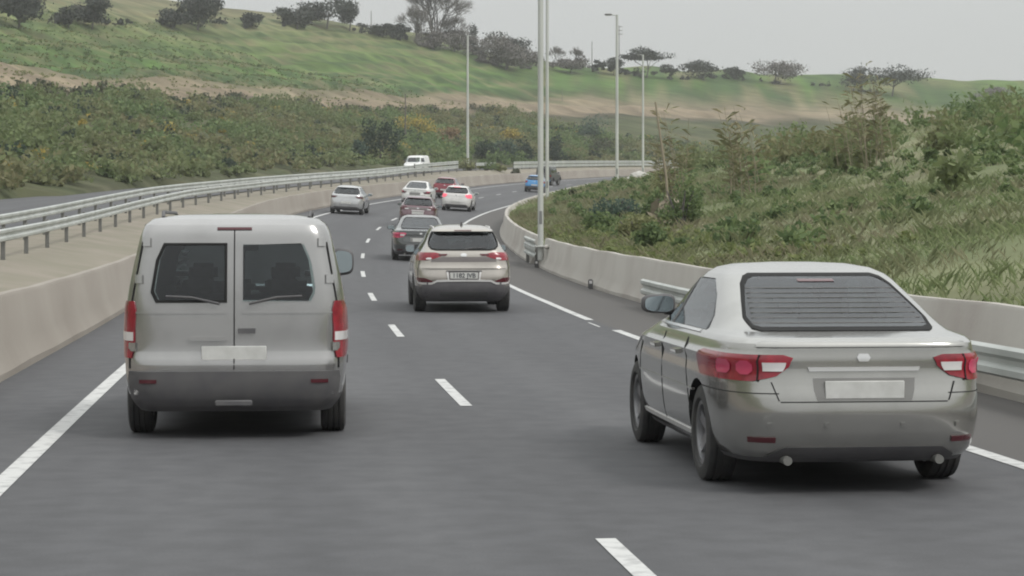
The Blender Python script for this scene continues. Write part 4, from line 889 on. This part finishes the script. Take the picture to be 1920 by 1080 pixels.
for px, py, wpx, hpx, m_, lab, nm in (
    (712, 304, 78, 92, 'dark', 'tall dark green shrub left of the white van, largest on the slope', 'dark_shrub'),
    (748, 306, 34, 40, 'green', 'small mid green shrub just left of the white van roof', 'green_shrub'),
    (672, 300, 40, 44, 'teal', 'blue green shrub at the foot of the slope, left of the tall dark one', 'blue_green_shrub'),
    (775, 256, 92, 40, 'yellow', 'wide yellow flowering shrub above the white van', 'flowering_shrub'),
    (847, 268, 70, 30, 'rust', 'rusty dry shrub just left of the median lamp post', 'dry_shrub'),
    (950, 266, 50, 30, 'yellow', 'small yellow flowering shrub right of the median lamp post', 'flowering_shrub'),
    (905, 300, 54, 46, 'dark', 'dark shrub just right of the median lamp post, left of the row', 'dark_shrub'),
    (945, 303, 52, 44, 'teal', 'blue green shrub in the middle of the row above the short rail', 'blue_green_shrub'),
    (985, 305, 46, 42, 'dark', 'dark shrub at the left side of the thick nearest lamp post', 'dark_shrub'),
    (1040, 308, 44, 48, 'dark', 'dark rounded shrub above the off-roader, right of the lamp posts', 'dark_shrub'),
    (1112, 264, 84, 52, 'teal', 'broad blue green shrub high on the slope left of the pale lamp post', 'blue_green_shrub'),
    (1128, 290, 70, 32, 'scrubdark', 'low dark shrub right below the broad blue green one', 'dark_shrub'),
    (1068, 300, 50, 26, 'green', 'low mid green shrub beside the dark rounded one', 'green_shrub'),
    (806, 302, 50, 20, 'scrubdark', 'low dark brush right beside the white van', 'dark_shrub')):
    p = on_hill(px, py); k = p.y / F
    shrub(nm, lab, p, wpx * k * .62, hpx * k * .74, 1100, .36, G_[m_], HG, nl=9)
for px, Yq, uq, rx, rz, m_, lab in ((880, 226, None, 1.9, 1.25, 'olive', 'pale olive bush round the foot of the median lamp post'), (935, 230, None, .95, .75, 'olive', 'small olive bush behind the short guard rail'), (966, 233, None, .8, .5, 'scrubdark', 'small dark bush at the right end of the short guard rail'), (912, 228, None, 1.5, 1.0, 'green', 'low green bush between the lamp post and the short rail')):
    X = (px - CX) * Yq / F; s, u = nearest([X], [Yq]); shrub('bush', lab, (X, Yq, float(zmed(s, u)[0]) - .1), rx, rz, 700, .24, G_[m_], 'bushes on the median', nl=8)

# ridge trees
def crown_tree(label, px, py, wpx, hpx, m_, n=1500, leaf=.5, nl=9, trunk=.12, flatk=.75, name='tree', aspect=1, group='trees along the ridge', hollow=.5):
    p = on_hill(px, py) if not isinstance(py, tuple) else Vector(py); k = p.y / F; seedc[0] += 1; r = np.random.default_rng(seedc[0])
    hh = hpx * k * 1.2; ww_ = wpx * k / 2 * 1.25; n = int(n * 1.4); g = thing(name, label, 'tree', tuple(p), group)
    rz = hh * (1 - trunk) * (.62 if trunk > .3 else .5); z0_ = hh - rz * .82 if trunk > .3 else hh * (1 + trunk) * .46
    raw('crown', leafq(lobes(n, ww_ * 1.15, ww_ * 1.1, rz, nl, r, hollow=hollow, flat=flatk, z0=z0_, core=.7), leaf, r), 4, m_, g)
    parts = [tube([(0, 0, -.6), (.06 * hh, 0, hh * .3), (.02 * hh, .02 * hh, hh * .7)], [.028 * hh, .02 * hh, .008 * hh], 7)]
    for q in range(5):
        a = r.uniform(0, 6.28); parts.append(tube([(.05 * hh, 0, hh * .28), (math.cos(a) * ww_ * .35, math.sin(a) * ww_ * .35, hh * .5), (math.cos(a) * ww_ * .75, math.sin(a) * ww_ * .75, hh * .78)], [.012 * hh, .008 * hh, .003 * hh], 5))
    mesh('trunk', *merge(*parts), M['bark'], g); return g
def bare_tree(label, px, py, wpx, hpx, stems=4, depth=5, twigs=1.0, group='bare trees along the ridge'):
    p = on_hill(px, py); k = p.y / F; seedc[0] += 1; r = random.Random(seedc[0]); hh = hpx * k; ww_ = wpx * k / 2
    g = thing('bare_tree', label, 'tree', tuple(p), group); T, TW = [], []
    def grow(q, d, ln, rad, dep):
        e = q + d * ln; mid = (q + e) / 2 + Vector((r.gauss(0, 1), r.gauss(0, 1), r.gauss(0, 1))) * ln * .05
        if rad > .018: T.append(tube([q, mid, e], [rad, rad * .85, rad * .7], 5, False))
        else: TW.append((q, e, rad))
        if dep == 0:
            for _ in range(int(5 * twigs)):
                dd = (d + Vector((r.gauss(0, .6), r.gauss(0, .6), r.gauss(.1, .6)))).normalized(); TW.append((q + (e - q) * r.random(), e + dd * ln * r.uniform(.5, 1.0), .012))
            return
        for _ in range(3 if dep > 1 else 4):
            dd = (d + Vector((r.gauss(0, .42), r.gauss(0, .42), r.gauss(.12, .3)))).normalized(); grow(q + (e - q) * r.uniform(.6, 1), dd, ln * r.uniform(.62, .82), rad * .62, dep - 1)
    for a in range(stems):
        t = 6.28 * a / stems + r.random(); sp = ww_ / hh * r.uniform(.25, .75); d = Vector((math.cos(t) * sp, math.sin(t) * sp * .6, 1)).normalized()
        grow(Vector((math.cos(t) * .3, math.sin(t) * .3, -.4)), d, hh * .31, hh * .0105, depth - 1)
    mesh('trunk', *merge(*T), M['bark'], g)
    q = []
    for a, b, rd in TW:
        d = (b - a); n_ = d.cross(Vector((r.gauss(0, 1), r.gauss(0, 1), r.gauss(0, 1)))).normalized() * rd * 1.6
        q += [a - n_, a + n_, b + n_ * .4, b - n_ * .4]
    raw('twigs', np.array([tuple(v) for v in q]), 4, G_['twig'], g); return g
bare_tree('huge bare tree reaching out of the top of the picture', 815, 86, 104, 150, 6, 6, .8)
bare_tree('slender bare tree at the left side of the huge one', 786, 84, 46, 92, 4, 5, 1)
bare_tree('slender bare tree at the right side of the huge one', 848, 95, 50, 84, 4, 5, 1)
bare_tree('small bare tree right of the lamp posts on the ridge', 1083, 128, 40, 48, 3, 5, 1)
bare_tree('faint bare tree on the ridge just right of the thick lamp post', 1042, 124, 40, 46, 3, 5, .8)
crown_tree('dark tree at the far left end of the ridge in the centre strip', 655, 56, 36, 46, G_['pine'], 1400, .5)
crown_tree('low flat dark tree on the ridge, left of the pair', 716, 70, 36, 26, G_['pine'], 900, .45)
crown_tree('low flat dark tree on the ridge, right of the pair', 750, 75, 36, 28, G_['pine'], 900, .45)
crown_tree('thin dark cypress beside the huge bare tree', 783, 75, 10, 34, G_['pine'], 600, .4, 5, .05, 1, 'cypress_tree')
crown_tree('dense grey leafless thicket under the huge bare tree, left half', 812, 92, 56, 36, G_['twig'], 1800, .45, 12, .05, .8, 'thicket_tree')
crown_tree('dense grey leafless thicket under the huge bare tree, right half', 852, 97, 64, 40, G_['twig'], 2000, .45, 12, .05, .8, 'thicket_tree')
crown_tree('dark tree on the ridge behind the median lamp head', 886, 98, 26, 48, G_['pine'], 900, .45)
crown_tree('dark flat topped pine crowning the grey thicket left of the thick lamp post', 950, 128, 80, 62, G_['pine'], 2200, .5, 12, .25, .4, 'pine_tree')
crown_tree('grey leafless thicket below the dark flat topped pine', 948, 132, 104, 60, G_['twig'], 3200, .5, 12, .05, .8, 'thicket_tree')
crown_tree('grey leafless thicket at the left edge of the thick lamp post', 992, 132, 44, 36, G_['twig'], 1100, .45, 9, .05, .8, 'thicket_tree')
crown_tree('brown grey thicket around the small bare tree on the ridge', 1070, 132, 56, 26, G_['twig'], 1400, .45, 9, .05, .8, 'thicket_tree')
crown_tree('small dark bush tree beside the thin ridge pole', 1122, 134, 24, 20, G_['pine'], 500, .45, 5, .1)
crown_tree('dark tree on the ridge behind the pale lamp post', 1150, 138, 40, 28, G_['pine'], 900, .45, 7, .15)
crown_tree('wide umbrella pine at the right end of the ridge', 1212, 146, 78, 46, G_['pine'], 2200, .5, 12, .4, .05, 'umbrella_pine')
crown_tree('small pine just right of the wide umbrella pine', 1258, 150, 40, 28, G_['pine'], 900, .45, 6, .2, .1, 'pine_tree')
for px, w_, hh_, n_, lab in ((34, 120, 70, 2400, 'broad dark tree at the far left end of the ridge'), (128, 46, 32, 700, 'low dark tree between the two broad ones at the far left'), (172, 86, 54, 1700, 'second broad dark tree from the left end of the ridge'), (322, 56, 36, 900, 'low dark tree touching the tall one above the grey van'),
    (370, 96, 70, 2200, 'tall dark tree on the ridge above the grey van'), (470, 40, 28, 600, 'smallest dark tree on the ridge right of the grey van'), (556, 66, 44, 1200, 'middling dark tree on the ridge left of the widest pair'), (612, 110, 58, 2200, 'wide dark tree on the ridge left of the thin pole')):
    crown_tree(lab, px, 54, w_, hh_, G_['pine'], n_, .55)
for px, py, w_, hh_, n_, m_, lab in ((1318, 152, 70, 40, 1500, 'pine', 'first dark tree on the ridge right of the pines, above the canes'), (1378, 154, 40, 26, 800, 'pine', 'low dark tree on the ridge above the grey saloon, left of the leafless one'), (1452, 154, 90, 46, 1900, 'twig', 'grey leafless tree on the ridge above the grey saloon'),
    (1600, 158, 60, 44, 1300, 'pine', 'dark tree on the ridge left of the widest one at the far right'), (1672, 158, 110, 52, 2200, 'pine', 'wide dark tree on the ridge at the far right'), (1860, 160, 80, 46, 1500, 'twig', 'grey leafless tree at the right end of the ridge')):
    crown_tree(lab, px, py, w_, hh_, G_[m_], n_, .5)
util_pole('thin pole on the ridge left of the low dark trees', 696, 20, 55, 380, .09)
util_pole('thin wooden pole on the ridge right of the small bare tree', 1110, 78, 132, 400, .10)
util_pole('brown wooden pole on the slope beside the yellow flowering shrub', 760, 176, 262, on_hill(760, 262).y, .10)
util_pole('power pole with three cross arms seen behind the pale lamp post', 1161, 48, 135, 395, .10, 3)
util_pole('short thin post on the dry strip right of the lamp posts', 1054, 164, 190, on_hill(1054, 190).y, .06)

# scrub that covers the lower slope as one mass
def scatter_scrub(name, label, n, dr, m_, leafn, leaf, rs, seed, flatk=.1, edge=False):
    r = np.random.default_rng(seed); X = r.uniform(-120, 105, n * 12); Y = r.uniform(70, 400, n * 12); s, u = nearest(X, Y); D_ = (-u - 19.5) * np.interp(X, *BKEY) + fbm(X, Y, 60, 11) * 3
    cl_ = fbm(X, Y, 22, seed + 1, 3) + r.normal(size=len(X)) * .4
    ok = (D_ > dr[0]) & (D_ < dr[1]) & (u < -21) & (cl_ > -.45) & (np.abs(X / np.maximum(Y, 1)) < .28) & ((np.mod(D_, 13.0) > 9.3) | (not edge)); X, Y, s, u = [a[ok][:n] for a in (X, Y, s, u)]
    Z = zhill(X, Y, s, u); out_ = []
    for x, y, z in zip(X, Y, Z):
        a = r.uniform(*rs); q = lobes(leafn, a, a, a * r.uniform(.5, .9), 4, r, flat=flatk); out_.append(q + np.array((x, y, z + a * .25)))
    o = raw(name, leafq(np.concatenate(out_), leaf, r), 4, m_); tag(o, label, 'scrub'); o['kind'] = 'stuff'; return o
scatter_scrub('slope_scrub', 'low mixed scrub covering the foot of the slope', 1900, (1, 52), G_['scrub'], 90, .42, (.5, 2.4), 61)
scatter_scrub('dark_brush', 'dark brush along the lower edge of the dry strip', 420, (47, 58), G_['scrubdark'], 80, .42, (.8, 1.8), 62)
scatter_scrub('upper_brush', 'darker brush lines crossing the green pasture', 700, (78, 128), G_['green'], 40, .34, (.35, .8), 63, edge=True)

scatter_scrub('pasture_tufts', 'rough green tufts dotted over the pasture', 2600, (80, 200), G_['green'], 14, .24, (.2, .55), 64)
scatter_scrub('dry_tufts', 'straw coloured tufts dotted over pasture and dry strip', 1800, (58, 190), G_['olive'], 14, .24, (.2, .55), 65)
scatter_scrub('ochre_scrub', 'ochre and yellow bushes scattered through the lower scrub', 150, (6, 50), G_['yellow'], 80, .3, (.5, 1.3), 66)
scatter_scrub('tall_scrub', 'taller dark bushes scattered through the lower scrub', 130, (3, 50), G_['dark'], 120, .34, (.9, 2.2), 67)
def ridge_hedge(name, label, spans, n, m_, rs, seed):
    r = np.random.default_rng(seed); out_ = []
    for a, b, ya, yb in spans:
        for k in range(n):
            t_ = r.random(); px = a + (b - a) * t_; p = on_hill(px, ya + (yb - ya) * t_ + r.normal(0, 2.0)); q = r.uniform(*rs)
            out_.append(lobes(90, q, q, q * r.uniform(.6, 1.2), 4, r) + np.array(p) + np.array((0, 0, q * .4)))
    o = raw(name, leafq(np.concatenate(out_), .42, r), 4, m_); tag(o, label, 'hedge'); o['kind'] = 'stuff'
ridge_hedge('ridge_hedge', 'dark uneven brush running along the ridge between the trees', ((660, 770, 58, 76), (885, 910, 100, 104), (1105, 1262, 132, 148), (0, 640, 45, 55), (1270, 1700, 150, 158)), 26, G_['pine'], (.7, 1.7), 301)
ridge_hedge('ridge_thicket', 'grey leafless brush filling the ridge under the bare trees', ((780, 900, 86, 102), (900, 1010, 118, 132), (1025, 1110, 126, 132)), 26, G_['twig'], (1.0, 2.3), 302)
# ---- the bank on the right: grass, weeds, scrub, canes
def bank_pts(n, Y0, Y1, u0, u1, seed, bias=1.0):
    r = np.random.default_rng(seed); s = r.uniform(sY(Y0), sY(Y1), n); u = u0 + (u1 - u0) * r.random(n) ** bias
    X, Y, Z, h_, b_ = cl(s); x = X + u * np.cos(h_); y = Y - u * np.sin(h_); k = np.clip((u - 6.3) / 4, 0, 1)
    return np.stack([x, y, zbank(s, u) + k * fbm(x, y, 9, 41, 3) * .16 - .03], 1), r
def blades(P_, r, h0, h1, wd):
    n = len(P_); a = r.uniform(0, 6.28, n); hgt = r.uniform(h0, h1, n) * (0.75 + .35 * np.clip(fbm(P_[:, 0], P_[:, 1], 5, 71, 3), -1, 1)); d = np.stack([np.cos(a), np.sin(a), np.zeros(n)], 1)
    ln = np.stack([np.cos(a + 1.57), np.sin(a + 1.57), np.zeros(n)], 1) * (hgt * r.uniform(.4, 1.2, n))[:, None]; up = np.stack([np.zeros(n), np.zeros(n), hgt], 1); w2 = d * wd * r.uniform(.6, 1.3, (n, 1))
    m1 = P_ + up * .6 + ln * .35
    return np.stack([P_ - w2, P_ + w2, m1 + w2 * .7, P_ + up + ln, m1 - w2 * .7], 1).reshape(-1, 3)
g1, r1 = bank_pts(26000, 34, 110, 6.0, 17, 81, 1.15); g0, r0 = bank_pts(18000, 12, 40, 6.0, 26, 87, 1.0); g2, r2 = bank_pts(13000, 100, 215, 6.0, 16, 82, 1.1); g3, r3 = bank_pts(22000, 28, 190, 14, 45, 83, 1.1)
V = np.concatenate([blades(g0, r0, .10, .34, .010), blades(g1, r1, .10, .40, .010), blades(g2, r2, .14, .42, .02), blades(g3, r3, .14, .45, .018)])
o = raw('verge_grass', V, 5, G_['grass']); tag(o, 'rough green and straw grass covering the right bank', 'grass'); o['kind'] = 'stuff'
w1, rw = bank_pts(360, 38, 80, 6.15, 9.5, 84, 1.5); q = np.concatenate([lobes(26, a, a, a * .8, 3, rw) + p_ + np.array((0, 0, a * .4)) for p_, a in zip(w1, rw.uniform(.12, .34, len(w1)))])
o = raw('roadside_weeds', leafq(q, .12, rw, 1.5), 4, G_['weed']); tag(o, 'bright yellow green weeds along the top of the near barrier', 'weeds'); o['kind'] = 'stuff'
w1, rw = bank_pts(480, 42, 150, 7.5, 22, 85, .9); q = np.concatenate([lobes(70, a, a, a * .8, 4, rw) + p_ + np.array((0, 0, a * .35)) for p_, a in zip(w1, rw.uniform(.2, .6, len(w1)))])
o = raw('bank_herbs', leafq(q, .15, rw, 1.4), 4, G_['green']); tag(o, 'knee high leafy herbs scattered through the bank grass', 'herbs'); o['kind'] = 'stuff'
w1, rw = bank_pts(300, 34, 170, 15, 60, 86, .9); q = np.concatenate([lobes(150, a, a, a * .9, 5, rw) + p_ + np.array((0, 0, a * .4)) for p_, a in zip(w1, rw.uniform(.7, 1.9, len(w1)))])
o = raw('bank_scrub', leafq(q, .26, rw, 1.3), 4, G_['scrub']); tag(o, 'dense scrub climbing the tall bank behind the grey saloon', 'scrub'); o['kind'] = 'stuff'
def bankp(px, Y): X = (px - CX) * Y / F; return Vector((X, Y, bank_at(X, Y) - .05))
for px, Y, rx, rz, m_, lab in ((1250, 84, 1.0, 1.3, 'olive', 'pale leafy shrub below the leaning dry stalk'), (1228, 74, .7, .8, 'green', 'small green shrub on the bank in front of the pale leafy one'), (1160, 80, 1.3, .8, 'teal', 'wide grey green shrub in the middle of the bank behind the low ones'), (1190, 63, .95, .6, 'olive', 'low olive shrub on the bank above the near barrier'),
    (1130, 72, 1.0, .6, 'green', 'low spreading green shrub in the middle of the bank'), (1225, 56, .6, .5, 'green', 'small green shrub on the bank behind the saloon mirror'), (1075, 120, .5, .45, 'scrubdark', 'tiny dark bush alone in the grass near the bend'), (1275, 66, .9, 1.2, 'green', 'full green shrub rising at the right of the bank')):
    shrub('shrub', lab, bankp(px, Y), rx, rz, 1500, .12, G_[m_], 'shrubs on the right bank', nl=12)
def cane(label, px, Y, n, hgt, spread, seed, lean=.12):
    r = np.random.default_rng(seed); p = bankp(px, Y); g = thing('cane_clump', label, 'cane', tuple(p), 'cane clumps on the bank'); T, LV = [], []
    for k in range(n):
        a = r.uniform(0, 6.28); b = np.array((math.cos(a), math.sin(a), 0)) * spread * r.random(); h_ = hgt * r.uniform(.6, 1.05); d = np.array((r.normal(0, lean) - lean * .7, r.normal(0, lean), 1.0))
        P3 = [b, b + d * h_ * .5, b + d * h_ + np.array((-.06 * h_, 0, -.02 * h_))]; T.append(tube([Vector(v) for v in P3], [.017, .013, .006], 5, False))
        for j in range(16):
            t = r.uniform(.2, 1); base = b + d * h_ * t; a2 = r.uniform(0, 6.28); dl = np.array((math.cos(a2), math.sin(a2), r.uniform(.1, .9))); L_ = r.uniform(.3, .6); sd_ = np.array((-math.sin(a2), math.cos(a2), 0)) * .022
            mid = base + dl * L_ * .55; tip = base + dl * L_ * np.array((1, 1, .55)); LV += [base - sd_ * .5, base + sd_ * .5, mid + sd_, tip, mid - sd_]
    mesh('stalks', *merge(*T), M['drystalk'], g); raw('leaves', np.array(LV), 5, G_['cane'], g); return g
cane('tall cane clump at the right of the bank with pale leaning stalks', 1272, 80, 9, 3.6, .5, 91)
cane('shorter cane clump left of the tall one', 1246, 96, 7, 2.4, .5, 92)
cane('cane clump farther right, above the saloon roof', 1390, 76, 14, 3.4, .9, 93)
cane('cane clump at the far right, high on the bank', 1620, 84, 18, 4.0, 1.3, 94)
p = bankp(1256, 68); g = thing('dry_stalk', 'single pale dry flower stalk leaning left over the bank', 'stalk', tuple(p))
v, f = tube([(0, 0, -.1), (-.12, 0, 1.6), (-.45, 0, 3.9)], [.05, .045, .03], 7); mesh('stem', v, f, M['drystalk'], g)
r = np.random.default_rng(95); raw('dry_leaves', leafq(np.stack([r.normal(0, .25, 160), r.normal(0, .25, 160), np.abs(r.normal(.3, .3, 160))], 1), .35, r, 1.8), 4, M['drystalk'], g)
for i, (px, py, Y, a) in enumerate(((1190, 330, 158, .45), (1199, 327, 158, .55), (1206, 331, 157, .4), (1133, 349, 140, .16), (1026, 441, 66, .09))):
    X = (px - CX) * Y / F; z = bank_at(X, Y); r = np.random.default_rng(200 + i)
    bm = bmesh.new(); bmesh.ops.create_icosphere(bm, subdivisions=2, radius=a)
    for v_ in bm.verts: v_.co = Vector((v_.co.x * 1.25, v_.co.y, v_.co.z * .8)) * (1 + r.normal(0, .08))
    me = bpy.data.meshes.new('boulder'); bm.to_mesh(me); bm.free(); me.materials.append(M['stone']); o = link('boulder', me); o.location = (X, Y, z + a * .3)
    tag(o, ['leftmost of the three pale boulders on the bank crest', 'largest, middle one of the three pale boulders on the bank crest', 'rightmost of the three pale boulders on the bank crest', 'small pale stone in the grass left of the pale lamp post', 'small pale stone beside the foot of the thick lamp post'][i], 'boulder', 'pale stones on the bank')

# ------------------------------------------------------------------ air
hz = bpy.data.materials.new('haze_air'); hz.use_nodes = True; nt = hz.node_tree; nt.nodes.remove(nt.nodes['Principled BSDF'])
pv = nt.nodes.new('ShaderNodeVolumePrincipled'); pv.inputs['Color'].default_value = (.93, .94, .95, 1); pv.inputs['Density'].default_value = .0003; pv.inputs['Anisotropy'].default_value = .2
nt.links.new(pv.outputs[0], nt.nodes['Material Output'].inputs['Volume'])
zb_ = float(GZ.min()) - 1; v, f = box((0, 440, (zb_ + 75) / 2), (1420, 1140, 75 - zb_)); o = mesh('haze', v, f, hz, smooth=False); o['kind'] = 'stuff'
tag(o, 'thin pale haze lying over the whole valley', 'haze')
